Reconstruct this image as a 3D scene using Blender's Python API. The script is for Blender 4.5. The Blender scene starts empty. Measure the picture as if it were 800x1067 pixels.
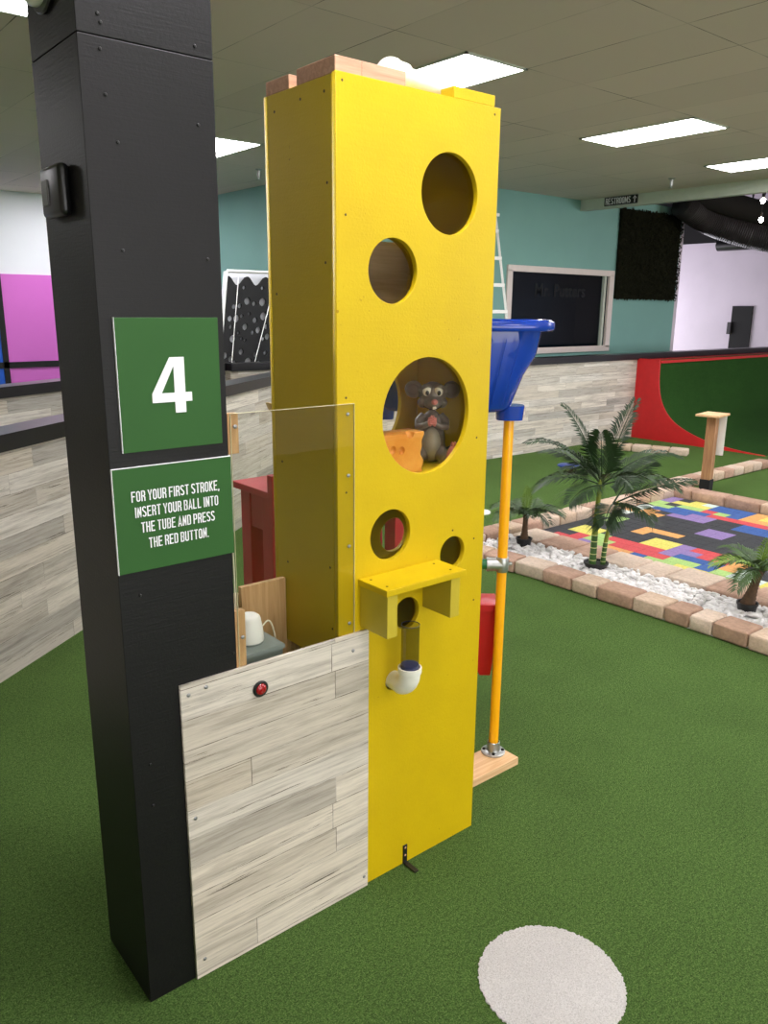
import bpy, bmesh, math, random
from mathutils import Vector, Matrix
random.seed(7)
SC = bpy.context.scene
COL = SC.collection
PI = math.pi
V = Vector

# ------------------------------------------------------------ materials
def lin(c):
    return tuple(((x/12.92) if x <= .04045 else ((x+.055)/1.055)**2.4) for x in c)

def rgb(r, g, b):
    return lin((r/255, g/255, b/255)) + (1,)

class NT:
    def __init__(s, name):
        s.m = bpy.data.materials.new(name); s.m.use_nodes = True
        s.t = s.m.node_tree; s.n = s.t.nodes
        s.b = s.n['Principled BSDF']
    def node(s, kind, **kw):
        n = s.n.new(kind)
        for k, v in kw.items():
            if k.startswith('i_'):
                n.inputs[k[2:].replace('_', ' ')].default_value = v
            else:
                setattr(n, k, v)
        return n
    def link(s, a, b): s.t.links.new(a, b)
    def coord(s, kind='Object', scale=(1, 1, 1)):
        c = s.node('ShaderNodeTexCoord'); m = s.node('ShaderNodeMapping')
        m.inputs['Scale'].default_value = scale
        s.link(c.outputs[kind], m.inputs[0]); return m.outputs[0]
    def noise(s, vec, scale, detail=3, rough=.55, dist=0):
        n = s.node('ShaderNodeTexNoise'); n.inputs['Scale'].default_value = scale
        n.inputs['Detail'].default_value = detail; n.inputs['Roughness'].default_value = rough
        n.inputs['Distortion'].default_value = dist
        s.link(vec, n.inputs['Vector']); return n.outputs['Fac']
    def ramp(s, fac, stops):
        r = s.node('ShaderNodeValToRGB'); e = r.color_ramp.elements
        while len(e) < len(stops): e.new(.5)
        for i, (p, c) in enumerate(stops):
            e[i].position = p; e[i].color = c if len(c) == 4 else tuple(c)+(1,)
        s.link(fac, r.inputs[0]); return r.outputs[0]
    def mix(s, fac, a, b, kind='MIX'):
        m = s.node('ShaderNodeMix', data_type='RGBA', blend_type=kind)
        for sock, v in ((m.inputs[0], fac), (m.inputs[6], a), (m.inputs[7], b)):
            if isinstance(v, (int, float, tuple)): sock.default_value = v
            else: s.link(v, sock)
        return m.outputs[2]
    def bump(s, h, strength=.3, dist=.01):
        b = s.node('ShaderNodeBump'); b.inputs['Strength'].default_value = strength
        b.inputs['Distance'].default_value = dist
        s.link(h, b.inputs['Height']); s.link(b.outputs[0], s.b.inputs['Normal'])

G = lambda v: (v, v, v, 1)

def simple(name, col, rough=.5, metal=0, var=.08, nscale=12, bump=0, bscale=80, spec=.5, coat=0):
    k = NT(name); vec = k.coord()
    n = k.noise(vec, nscale, 4)
    lo = tuple(c*(1-var) for c in col[:3])+(1,); hi = tuple(min(1, c*(1+var)) for c in col[:3])+(1,)
    k.link(k.ramp(n, [(.3, lo), (.7, hi)]), k.b.inputs['Base Color'])
    k.b.inputs['Roughness'].default_value = rough
    k.b.inputs['Metallic'].default_value = metal
    k.b.inputs['Specular IOR Level'].default_value = spec
    k.b.inputs['Coat Weight'].default_value = coat
    if bump: k.bump(k.noise(vec, bscale, 3), bump, .004)
    return k.m

def emit(name, col, strength):
    k = NT(name)
    k.b.inputs['Base Color'].default_value = col
    k.b.inputs['Emission Color'].default_value = col
    k.b.inputs['Emission Strength'].default_value = strength
    return k.m

def glass(name, tint=(1, 1, 1, 1), rough=.0, ior=1.45):
    """thin clear sheet: transparent with fresnel reflection, so light passes freely"""
    m = bpy.data.materials.new(name); m.use_nodes = True; t = m.node_tree; t.nodes.clear()
    o = t.nodes.new('ShaderNodeOutputMaterial'); mx = t.nodes.new('ShaderNodeMixShader')
    tr = t.nodes.new('ShaderNodeBsdfTransparent'); gl = t.nodes.new('ShaderNodeBsdfGlossy'); fr = t.nodes.new('ShaderNodeFresnel')
    tr.inputs[0].default_value = tint; gl.inputs['Roughness'].default_value = rough; fr.inputs[0].default_value = ior
    geo = t.nodes.new('ShaderNodeNewGeometry'); sub = t.nodes.new('ShaderNodeMath'); sub.operation = 'SUBTRACT'; sub.inputs[0].default_value = 1
    mu = t.nodes.new('ShaderNodeMath'); mu.operation = 'MULTIPLY'
    t.links.new(geo.outputs['Backfacing'], sub.inputs[1]); t.links.new(sub.outputs[0], mu.inputs[0]); t.links.new(fr.outputs[0], mu.inputs[1])
    t.links.new(mu.outputs[0], mx.inputs[0]); t.links.new(tr.outputs[0], mx.inputs[1]); t.links.new(gl.outputs[0], mx.inputs[2])
    t.links.new(mx.outputs[0], o.inputs[0]); return m

def turf_mat(name, c1, c2, c3, lo=.72, hi=1.08):
    k = NT(name); vec = k.coord()
    f = k.noise(vec, 210, 4, .75); g = k.noise(vec, 2.2, 4, .6); h = k.noise(vec, 75, 3, .7)
    a = k.ramp(f, [(.34, c1), (.5, c2), (.68, c3)])
    b = k.ramp(g, [(.3, G(.84)), (.7, G(1.0))])
    c = k.ramp(h, [(.38, G(lo)), (.62, G(hi))])
    k.link(k.mix(1, k.mix(1, a, b, 'MULTIPLY'), c, 'MULTIPLY'), k.b.inputs['Base Color'])
    k.b.inputs['Roughness'].default_value = .95
    k.b.inputs['Specular IOR Level'].default_value = .15
    k.bump(f, .9, .012)
    return k.m

def plank_mat(name, bw=1.22, rh=.0889, seed=0.0, warm=0.0, tint=1.0):
    k = NT(name); c = k.node('ShaderNodeUVMap')
    off = k.node('ShaderNodeMapping'); off.inputs['Location'].default_value = (seed*1.37, seed*.0, 0)
    k.link(c.outputs[0], off.inputs[0]); uv = off.outputs[0]
    br = k.node('ShaderNodeTexBrick'); br.offset = .37; br.offset_frequency = 2; br.squash = .62; br.squash_frequency = 3
    br.inputs['Scale'].default_value = 1; br.inputs['Brick Width'].default_value = bw; br.inputs['Row Height'].default_value = rh
    br.inputs['Mortar Size'].default_value = .0013; br.inputs['Mortar Smooth'].default_value = .2
    br.inputs['Color1'].default_value = G(0); br.inputs['Color2'].default_value = G(1); br.inputs['Mortar'].default_value = G(.5)
    k.link(uv, br.inputs['Vector'])
    base = k.ramp(br.outputs['Color'], [(.0, rgb(226, 219, 206)), (.2, rgb(216, 208, 193)), (.4, rgb(196, 190, 178)), (.55, rgb(224, 219, 209)), (.78, rgb(205, 196, 180)), (1, rgb(176, 172, 164))])
    # shift grain per plank
    cmb = k.node('ShaderNodeCombineXYZ'); mul = k.node('ShaderNodeMath', operation='MULTIPLY'); mul.inputs[1].default_value = 17.3
    k.link(br.outputs['Color'], mul.inputs[0]); k.link(mul.outputs[0], cmb.inputs[0]); k.link(mul.outputs[0], cmb.inputs[2])
    add = k.node('ShaderNodeVectorMath', operation='ADD'); k.link(uv, add.inputs[0]); k.link(cmb.outputs[0], add.inputs[1])
    def mp(sx, sy):
        m = k.node('ShaderNodeMapping'); m.inputs['Scale'].default_value = (sx, sy, 1); k.link(add.outputs[0], m.inputs[0]); return m.outputs[0]
    grain = k.noise(mp(.9, 40), 1.7, 10, .72, .1)
    g = k.ramp(grain, [(.34, G(.42)), (.43, G(.74)), (.53, G(.97)), (1, G(1.0))])
    blot = k.noise(mp(.9, 11), 2.2, 6, .65, .1)
    bl = k.ramp(blot, [(.36, rgb(176, 172, 168)), (.52, G(1)), (1, G(1))])
    crack = k.noise(mp(1.5, 60), 1.7, 8, .78, .3)
    ck = k.ramp(crack, [(.40, G(1)), (.43, G(0))])
    zone = k.noise(mp(1.1, 7), 2.9, 3, .5, .2)
    zn = k.ramp(zone, [(.52, G(0)), (.60, G(1))])
    ckm = k.mix(1, ck, zn, 'MULTIPLY')
    fine = k.ramp(k.noise(mp(7, 130), 1.5, 5, .7), [(.3, G(.70)), (.52, G(1)), (1, G(1.06))])
    col = k.mix(.62, base, g, 'MULTIPLY'); col = k.mix(.5, col, bl, 'MULTIPLY'); col = k.mix(.6, col, fine, 'MULTIPLY')
    col = k.mix(ckm, col, rgb(92, 84, 74))
    seam = k.noise(uv, 7, 4, .7)
    sm = k.ramp(seam, [(.42, G(.2)), (.6, G(.95))])
    fac = k.mix(1, br.outputs['Fac'], sm, 'MULTIPLY')
    col = k.mix(fac, col, rgb(88, 80, 70))
    if tint != 1.0 or warm: col = k.mix(1, col, (tint, tint*(1-warm*.5), tint*(1-warm), 1), 'MULTIPLY')
    k.link(col, k.b.inputs['Base Color']); k.b.inputs['Roughness'].default_value = .55
    k.b.inputs['Specular IOR Level'].default_value = .3
    k.bump(grain, .08, .003)
    return k.m

def wood_mat(name, c1, c2, scale=(2, 30, 30), rough=.65):
    k = NT(name); vec = k.coord('Object', scale)
    n = k.noise(vec, 2.2, 6, .6, .8)
    k.link(k.ramp(n, [(.3, c1), (.68, c2)]), k.b.inputs['Base Color'])
    k.b.inputs['Roughness'].default_value = rough; k.bump(n, .12, .003); return k.m

M = {}
M['turf'] = turf_mat('green_turf', rgb(48, 74, 32), rgb(84, 117, 52), rgb(128, 154, 88))
M['turf_white'] = turf_mat('white_turf', rgb(205, 200, 196), rgb(232, 228, 225), rgb(244, 241, 239), .95, 1.0)
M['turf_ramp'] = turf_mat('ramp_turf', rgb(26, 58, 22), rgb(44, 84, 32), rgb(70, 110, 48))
M['plank'] = plank_mat('weathered_plank_print', warm=.06, tint=.98)
M['plank_wall'] = plank_mat('weathered_plank_wall', bw=1.05, rh=.105, seed=3.0, tint=.93)
M['plank_far'] = plank_mat('pale_plank_wall', bw=.95, rh=.095, seed=5.0)

def yellow_paint(name):
    k = NT(name); vec = k.coord()
    n = k.noise(vec, 5, 5, .6); s = k.noise(vec, 55, 3, .6); bl = k.noise(vec, 130, 2, .5)
    a = k.ramp(n, [(.25, rgb(196, 166, 6)), (.75, rgb(205, 176, 8))])
    sp = k.ramp(s, [(.24, rgb(190, 170, 60)), (.31, G(1))])
    spz = k.ramp(k.noise(vec, 3.2, 3), [(.5, G(0)), (.66, G(1))])
    k.link(k.mix(spz, a, k.mix(1, a, sp, 'MULTIPLY')), k.b.inputs['Base Color'])
    k.b.inputs['Roughness'].default_value = .42; k.b.inputs['Specular IOR Level'].default_value = .35
    hh = k.mix(.5, bl, k.noise(k.coord('Object', (2, 2, 26)), 3, 5))
    k.bump(hh, .22, .004); return k.m
M['yellow'] = yellow_paint('yellow_paint')
M['yellow_pale'] = simple('pale_yellow_paint', rgb(188, 168, 44), .5, var=.05, nscale=9, bump=.15)
def black_paint(name, c):
    k = NT(name); vec = k.coord()
    k.link(k.ramp(k.noise(vec, 7, 5), [(.3, c), (.7, tuple(x*1.35 for x in c[:3])+(1,))]), k.b.inputs['Base Color'])
    k.b.inputs['Roughness'].default_value = .45; k.b.inputs['Specular IOR Level'].default_value = .3
    k.bump(k.mix(.6, k.noise(vec, 160, 3), k.noise(k.coord('Object', (4, 4, 60)), 4, 4)), .3, .003); return k.m
M['black'] = black_paint('black_paint', rgb(14, 13, 14))
M['blackmatte'] = simple('matte_black', rgb(18, 18, 19), .8)
M['blackplastic'] = simple('black_plastic', rgb(22, 22, 23), .35)
M['screen'] = simple('dim_screen', rgb(84, 84, 84), .3)
M['cap'] = simple('black_gloss_cap', rgb(24, 24, 27), .28, var=.2, nscale=5)
M['signgreen'] = simple('green_sign_face', rgb(46, 90, 40), .55, var=.05, nscale=3, spec=.25)
M['white'] = simple('white_letters', rgb(240, 240, 244), .6, var=.02)
M['whiteplastic'] = simple('white_plastic', rgb(236, 236, 232), .35, var=.02)
M['pvc'] = simple('white_pvc', rgb(232, 230, 218), .3, var=.04, nscale=20)
M['cable'] = simple('cream_cable', rgb(214, 206, 180), .5)
M['steel'] = simple('galvanised_steel', rgb(176, 178, 176), .35, metal=.9, var=.2, nscale=25, bump=.1)
M['screw'] = simple('screw_metal', rgb(150, 150, 150), .35, metal=.8)
M['darkscrew'] = simple('dark_screw', rgb(80, 66, 18), .6)
M['redbtn'] = simple('red_button', rgb(150, 14, 24), .25, var=.03, coat=.5)
M['redplastic'] = simple('red_plastic', rgb(178, 20, 24), .35, var=.06)
M['redpaint'] = simple('red_paint', rgb(176, 28, 44), .5, var=.08)
M['redramp'] = simple('ramp_red', rgb(196, 26, 30), .5, var=.05)
M['blue'] = simple('blue_plastic', rgb(14, 56, 160), .25, var=.1, nscale=4, coat=.4)
M['bluetag'] = simple('blue_cap', rgb(26, 58, 140), .4)
M['orangepole'] = simple('amber_pole_paint', rgb(250, 176, 8), .35, var=.03, coat=.2)
M['greenpipe'] = simple('green_pipe', rgb(20, 104, 52), .35)
M['pine'] = wood_mat('pine_wood', rgb(206, 160, 112), rgb(232, 196, 150))
M['pine_v'] = wood_mat('pine_wood_upright', rgb(178, 134, 88), rgb(214, 174, 124), (30, 30, 2))
M['post'] = wood_mat('weathered_post', rgb(140, 98, 66), rgb(186, 140, 98), (24, 24, 2))
M['rawboard'] = wood_mat('raw_board', rgb(176, 132, 104), rgb(208, 164, 134))
M['ply'] = wood_mat('plywood', rgb(196, 172, 134), rgb(218, 198, 162))
M['teal'] = simple('teal_wall_paint', rgb(122, 168, 160), .7, var=.03, nscale=2)
M['wallwhite'] = simple('white_wall_paint', rgb(222, 224, 230), .8, var=.03, nscale=1)
M['lavender'] = simple('lavender_white_paint', rgb(214, 204, 216), .8, var=.05, nscale=1)
M['beige'] = simple('beige_wall_paint', rgb(196, 184, 166), .8, var=.03, nscale=1)
M['header'] = simple('header_paint', rgb(190, 198, 184), .7, var=.03)
M['pink'] = simple('orchid_panel', rgb(206, 104, 196), .6, var=.03, nscale=1)
M['bluepanel'] = simple('blue_panel', rgb(20, 84, 190), .6)
M['grey'] = simple('grey_paint', rgb(128, 138, 136), .5, var=.06)
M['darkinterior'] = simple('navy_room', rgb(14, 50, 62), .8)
M['windowframe'] = simple('window_frame_paint', rgb(222, 210, 204), .5, var=.03)
M['moss'] = turf_mat('dark_foliage_mat', rgb(14, 16, 8), rgb(32, 34, 20), rgb(52, 54, 34))
M['duct'] = simple('dark_duct', rgb(64, 62, 66), .45, metal=.3, var=.3, nscale=3)
M['darkceil'] = simple('black_ceiling', rgb(16, 15, 16), .9)
M['glass'] = glass('clear_pane', (.96, .95, .92, 1), 0, 1.6)
M['acrylic'] = glass('clear_acrylic', (.93, .93, .91, 1), 0, 1.65)
M['winglass'] = glass('window_glass', (.55, .62, .68, 1), 0, 1.35)
M['smoke'] = glass('clear_tube', (.52, .52, .56, 1), .02, 1.6)
M['lamp'] = emit('fluorescent_panel', (1, .97, 1, 1), 13.5)
M['bulb'] = emit('warm_bulb', (1, .72, .45, 1), 60)
M['trunk'] = simple('palm_trunk', rgb(84, 62, 42), .8, var=.3, nscale=40, bump=.6, bscale=60)
M['cane'] = simple('cane_stem', rgb(124, 138, 46), .4, var=.25, nscale=8)
M['canering'] = simple('cane_ring', rgb(190, 196, 130), .5)
M['canedark'] = simple('cane_lower', rgb(58, 96, 40), .4, var=.3, nscale=9)
M['leafdark'] = simple('dark_palm_leaf', rgb(36, 60, 28), .5, var=.35, nscale=9)
M['leaf'] = simple('palm_leaf', rgb(56, 82, 34), .5, var=.35, nscale=9)
M['leaflight'] = simple('young_palm_leaf', rgb(112, 142, 48), .5, var=.2, nscale=9)
M['mouse'] = simple('grey_mouse_resin', rgb(112, 104, 100), .35, var=.12, nscale=14, bump=.1, bscale=60, coat=.3)
M['belly'] = simple('pale_belly', rgb(156, 150, 136), .4, var=.1)
M['pinkskin'] = simple('pink_resin', rgb(214, 128, 122), .35)
M['eye'] = simple('eye_white', rgb(236, 230, 214), .2)
M['pupil'] = simple('pupil_black', rgb(10, 10, 10), .15)
M['gold'] = simple('brassy_metal', rgb(206, 176, 110), .3, metal=.8)

def cheese_mat():
    k = NT('orange_cheese'); vec = k.coord()
    k.link(k.ramp(k.noise(vec, 9, 4), [(.3, rgb(222, 138, 44)), (.7, rgb(240, 178, 84))]), k.b.inputs['Base Color'])
    k.b.inputs['Roughness'].default_value = .3; k.b.inputs['Subsurface Weight'].default_value = .1
    k.b.inputs['Subsurface Radius'].default_value = (.02, .01, .004)
    k.bump(k.noise(vec, 30, 3), .1, .003); return k.m
M['cheese'] = cheese_mat()

def ceiling_mat():
    k = NT('ceiling_tiles'); c = k.node('ShaderNodeTexCoord'); m = k.node('ShaderNodeMapping')
    m.inputs['Location'].default_value = (-2.79, -2.38, 0)
    rot = k.node('ShaderNodeMapping'); rot.inputs['Rotation'].default_value = (0, 0, PI/2)
    k.link(c.outputs['Object'], m.inputs[0]); k.link(m.outputs[0], rot.inputs[0])
    br = k.node('ShaderNodeTexBrick'); br.offset = 0
    for a, b in (('Scale', 1), ('Brick Width', 1.22), ('Row Height', .61), ('Mortar Size', .004), ('Mortar Smooth', .1)):
        br.inputs[a].default_value = b
    br.inputs['Color1'].default_value = G(.95); br.inputs['Color2'].default_value = G(1.03); br.inputs['Mortar'].default_value = G(.9)
    k.link(rot.outputs[0], br.inputs['Vector'])
    vec = k.coord(); n = k.noise(vec, 1.3, 3)
    msk = k.ramp(n, [(.48, G(.10)), (.62, G(.85))])
    base = k.mix(1, rgb(206, 194, 184), br.outputs['Color'], 'MULTIPLY')
    fac = k.mix(1, br.outputs['Fac'], msk, 'MULTIPLY')
    k.link(k.mix(fac, base, rgb(38, 36, 34)), k.b.inputs['Base Color'])
    k.b.inputs['Roughness'].default_value = .9; k.bump(k.noise(vec, 120, 2), .2, .003); return k.m
M['ceiling'] = ceiling_mat()

def paver_mat(name, a, b):
    k = NT(name); vec = k.coord()
    n = k.noise(vec, 6, 6, .65); f = k.noise(vec, 45, 4, .7)
    c = k.ramp(n, [(.3, a), (.7, b)])
    d = k.ramp(f, [(.3, G(.78)), (.6, G(1))])
    k.link(k.mix(1, c, d, 'MULTIPLY'), k.b.inputs['Base Color']); k.b.inputs['Roughness'].default_value = .9
    k.bump(f, .6, .01); return k.m
PAV = [paver_mat('paver_tan', rgb(188, 162, 138), rgb(212, 188, 164)), paver_mat('paver_rose', rgb(168, 134, 114), rgb(198, 164, 142)),
       paver_mat('paver_sand', rgb(198, 176, 156), rgb(218, 198, 178)), paver_mat('paver_brown', rgb(158, 126, 106), rgb(190, 156, 132))]
TC = {'k': (42, 44, 48), 'r': (196, 70, 74), 'y': (208, 200, 96), 'b': (48, 86, 150), 'g': (158, 192, 112),
      'o': (214, 156, 90), 'p': (136, 114, 166), 'w': (200, 214, 208)}
def rubber(ch):
    k = NT('rubber_tile_'+ch); vec = k.coord(); c = rgb(*TC[ch]); s = k.noise(vec, 60, 3, .7)
    amp = 3.0 if ch == 'k' else .8
    k.link(k.ramp(s, [(.35, tuple(x*.8 for x in c[:3])+(1,)), (.7, tuple(min(1, x*(1+.15*amp)) for x in c[:3])+(1,))]), k.b.inputs['Base Color'])
    k.b.inputs['Roughness'].default_value = .85; k.bump(s, .3, .004); return k.m
RUB = {c: rubber(c) for c in TC}
M['stone'] = None
k = NT('white_pebbles'); vv = k.coord()
k.link(k.ramp(k.noise(vv, 14, 4), [(.3, rgb(196, 192, 188)), (.65, rgb(244, 242, 240))]), k.b.inputs['Base Color'])
k.b.inputs['Roughness'].default_value = .55; k.bump(k.noise(vv, 70, 3), .3, .004); M['stone'] = k.m

# ------------------------------------------------------------ mesh helpers
def B(): return bmesh.new()

def bx(bm, x0, x1, y0, y1, z0, z1, bev=0, seg=2, mi=0):
    r = bmesh.ops.create_cube(bm, size=1)
    vs = r['verts']
    for v in vs:
        v.co = V(((x0+x1)/2+v.co.x*(x1-x0), (y0+y1)/2+v.co.y*(y1-y0), (z0+z1)/2+v.co.z*(z1-z0)))
    fs = set(f for v in vs for f in v.link_faces)
    for f in fs: f.material_index = mi
    if bev:
        es = list(set(e for v in vs for e in v.link_edges))
        bmesh.ops.bevel(bm, geom=es, offset=bev, segments=seg, affect='EDGES', profile=.5)
    return bm

def loft(bm, rings, cap0=True, cap1=True, closed=True):
    L = [[bm.verts.new(p) for p in r] for r in rings]
    n = len(L[0])
    for a, b in zip(L[:-1], L[1:]):
        for i in range(n if closed else n-1):
            j = (i+1) % n
            bm.faces.new((a[i], a[j], b[j], b[i]))
    if cap0: bm.faces.new(list(reversed(L[0])))
    if cap1: bm.faces.new(L[-1])
    return L

def frame_for(d):
    d = d.normalized(); a = V((0, 0, 1)) if abs(d.z) < .9 else V((1, 0, 0))
    u = d.cross(a).normalized(); w = d.cross(u).normalized(); return u, w

def tube(bm, pts, rad, n=14, caps=True):
    pts = [V(p) for p in pts]; rs = rad if isinstance(rad, (list, tuple)) else [rad]*len(pts)
    rings = []; u = None
    for i, p in enumerate(pts):
        d = (pts[min(i+1, len(pts)-1)]-pts[max(i-1, 0)]).normalized()
        if u is None: u, w = frame_for(d)
        else:
            u = (u - d*u.dot(d)).normalized(); w = d.cross(u)
        rings.append([p+(u*math.cos(t)+w*math.sin(t))*rs[i] for t in [2*PI*k/n for k in range(n)]])
    loft(bm, rings, caps, caps); return bm

def lathe(bm, prof, c=(0, 0, 0), n=24, axis='Z', cap0=True, cap1=True):
    rings = []
    for r, h in prof:
        ring = []
        for k_ in range(n):
            t = 2*PI*k_/n; a, b = r*math.cos(t), r*math.sin(t)
            p = {'Z': (a, b, h), 'Y': (a, h, -b), 'X': (h, a, b)}[axis]
            ring.append(V(c)+V(p))
        rings.append(ring)
    loft(bm, rings, cap0, cap1); return bm

def ell(bm, c, r, seg=20, rings=12, rot=None):
    res = bmesh.ops.create_uvsphere(bm, u_segments=seg, v_segments=rings, radius=1)
    mt = Matrix.Translation(V(c)) @ (rot.to_4x4() if rot else Matrix()) @ Matrix.Diagonal(V(tuple(r)+(1,)))
    bmesh.ops.transform(bm, matrix=mt, verts=res['verts']); return bm

def root_loc(o):
    l = V(o.location)
    p = o.parent
    while p: l += V(p.location); p = p.parent
    return l

def finish(name, bm, mat, parent=None, smooth=None, loc=None):
    bmesh.ops.recalc_face_normals(bm, faces=bm.faces)
    me = bpy.data.meshes.new(name); 
    org = root_loc(parent) if parent else (V(loc) if loc is not None else V((0, 0, 0)))
    bmesh.ops.translate(bm, verts=bm.verts, vec=-org)
    bm.to_mesh(me); bm.free()
    for m in (mat if isinstance(mat, (list, tuple)) else [mat]): me.materials.append(m)
    if smooth is not None:
        for p in me.polygons: p.use_smooth = True
        if smooth < 179: me.set_sharp_from_angle(angle=math.radians(smooth))
    o = bpy.data.objects.new(name, me); COL.objects.link(o)
    if parent: o.parent = parent
    else: o.location = org
    return o

def tag(o, label=None, cat=None, group=None, kind=None):
    if label: o['label'] = label
    if cat: o['category'] = cat
    if group: o['group'] = group
    if kind: o['kind'] = kind
    return o

def thing(name, label, cat, loc, group=None):
    o = bpy.data.objects.new(name, None); COL.objects.link(o); o.location = loc
    o.empty_display_size = .05
    return tag(o, label, cat, group)

def struct(name, bm, mat, smooth=None):
    o = finish(name, bm, mat, smooth=smooth); o['kind'] = 'structure'; return o

def single(name, bm, mat, label, cat, loc, group=None, smooth=None, kind=None):
    return tag(finish(name, bm, mat, smooth=smooth, loc=loc), label, cat, group, kind)

def circ(cx, cy, r, n=56): return [(cx+r*math.cos(2*PI*i/n), cy+r*math.sin(2*PI*i/n)) for i in range(n)]

def sheet(loops, thick, mapping, bevel=0):
    """flat board with holes: loops in 2D; returns bmesh, mapped by mapping(u,v,w)"""
    cu = bpy.data.curves.new('tmp', 'CURVE'); cu.dimensions = '2D'; cu.fill_mode = 'BOTH'
    cu.extrude = thick/2-bevel; cu.bevel_depth = bevel; cu.bevel_resolution = 2; cu.offset = -bevel
    for lp in loops:
        s = cu.splines.new('POLY'); s.points.add(len(lp)-1); s.use_cyclic_u = True
        for p, q in zip(s.points, lp): p.co = (q[0], q[1], 0, 1)
    ob = bpy.data.objects.new('tmp', cu); COL.objects.link(ob)
    dg = bpy.context.evaluated_depsgraph_get(); dg.update()
    me = bpy.data.meshes.new_from_object(ob.evaluated_get(dg))
    bm = B(); bm.from_mesh(me)
    bpy.data.objects.remove(ob); bpy.data.curves.remove(cu); bpy.data.meshes.remove(me)
    bmesh.ops.remove_doubles(bm, verts=bm.verts, dist=1e-5)
    for v in bm.verts: v.co = V(mapping(*v.co))
    return bm

def rect(a, b, c, d): return [(a, c), (b, c), (b, d), (a, d)]

def xz(y):   # front-facing sheets: u->x, v->z, w->y
    return lambda u, v, w: (u, y+w, v)

def add_uv(o, fn):
    me = o.data
    while me.uv_layers: me.uv_layers.remove(me.uv_layers[0])
    uv = me.uv_layers.new(name='UVMap')
    org = root_loc(o)
    for l in me.loops:
        uv.data[l.index].uv = fn(V(me.vertices[l.vertex_index].co)+org)

def screws(parent, pts, r=.006, mat='screw', depth=.003, axis='Y', sgn=-1, name='screw'):
    for p in pts:
        bm = B(); prof = [(r, 0), (r, sgn*depth*.5), (r*.6, sgn*depth)]
        lathe(bm, prof, p, 12, axis)
        finish(name, bm, M[mat], parent, 40)

# ------------------------------------------------------------ stroke lettering
def arc(cx, cy, rx, ry, a0, a1, n=6):
    return [(cx+rx*math.cos(math.radians(a0+(a1-a0)*i/n)), cy+ry*math.sin(math.radians(a0+(a1-a0)*i/n))) for i in range(n+1)]
W, T = .37, .108     # glyph width and stroke (cap height 1)
h = T/2; x0, x1, y0, y1 = h, W-h, h, 1-h; xm = W/2
rr = (x1-x0)/2
O_ = arc(xm, y1-rr, rr, rr, 0, 180)+arc(xm, y0+rr, rr, rr, 180, 360)
S_ = arc(xm, y1-rr, rr, rr, 0, 180)+[(x0, .66), (x1, .36)]+arc(xm, y0+rr, rr, rr, 360, 180)
bowl = lambda t, b, xx=0: [(x0, t)]+arc(x1-.1, t-.1, .1, .1, 90, 0, 4)+arc(x1-.1-xx, b+.1, .1, .1, 0, -90, 4)+[(x0, b)]
GL = {
 'F': [([(x0, 0), (x0, y1), (W, y1)], 0), ([(x0, .53), (W-.05, .53)], 0)],
 'E': [([(W, y0), (x0, y0), (x0, y1), (W, y1)], 0), ([(x0, .52), (W-.05, .52)], 0)],
 'O': [(O_, 1)], 'S': [(S_, 0)],
 'R': [([(x0, 0), (x0, 1)], 0), (bowl(y1, .5), 0), ([(x0+.12, .5), (x1, .36), (x1, 0)], 0)],
 'P': [([(x0, 0), (x0, 1)], 0), (bowl(y1, .46), 0)],
 'B': [([(x0, 0), (x0, 1)], 0), (bowl(y1, .52, -.0), 0), (bowl(.52, y0), 0)],
 'D': [([(x0, 0), (x0, 1)], 0), (bowl(y1, y0), 0)],
 'Y': [([(xm, 0), (xm, .42)], 0), ([(h*.6, 1), (xm, .42), (W-h*.6, 1)], 0)],
 'U': [([(x0, 1)]+arc(xm, y0+rr, rr, rr, 180, 360)+[(x1, 1)], 0)],
 'I': [([(xm, 0), (xm, 1)], 0)],
 'T': [([(xm, 0), (xm, 1)], 0), ([(0, y1), (W, y1)], 0)],
 'K': [([(x0, 0), (x0, 1)], 0), ([(W-.03, 1), (x0, .42)], 0), ([(x0+.07, .55), (W-.03, 0)], 0)],
 'N': [([(x0, 0), (x0, 1)], 0), ([(x1, 0), (x1, 1)], 0), ([(x0, 1), (x1, 0)], 0)],
 'M': [([(x0, 0), (x0, 1)], 0), ([(x1+.1, 0), (x1+.1, 1)], 0), ([(x0, 1), (xm+.05, .25), (x1+.1, 1)], 0)],
 'A': [([(h*.7, 0), (xm, .98), (W-h*.7, 0)], 0), ([(.09, .26), (W-.09, .26)], 0)],
 'L': [([(x0, 1), (x0, y0), (W-.03, y0)], 0)],
 'H': [([(x0, 0), (x0, 1)], 0), ([(x1, 0), (x1, 1)], 0), ([(x0, .52), (x1, .52)], 0)],
 ',': [([(h, .12), (h, 0), (h*.4, -.12)], 0)], '.': [([(h, .12), (h, 0)], 0)],
 '^': [([(xm, 0), (xm, .7)], 0), ([(xm-.2, .62), (xm, .95), (xm+.2, .62)], 0)],
}
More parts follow.
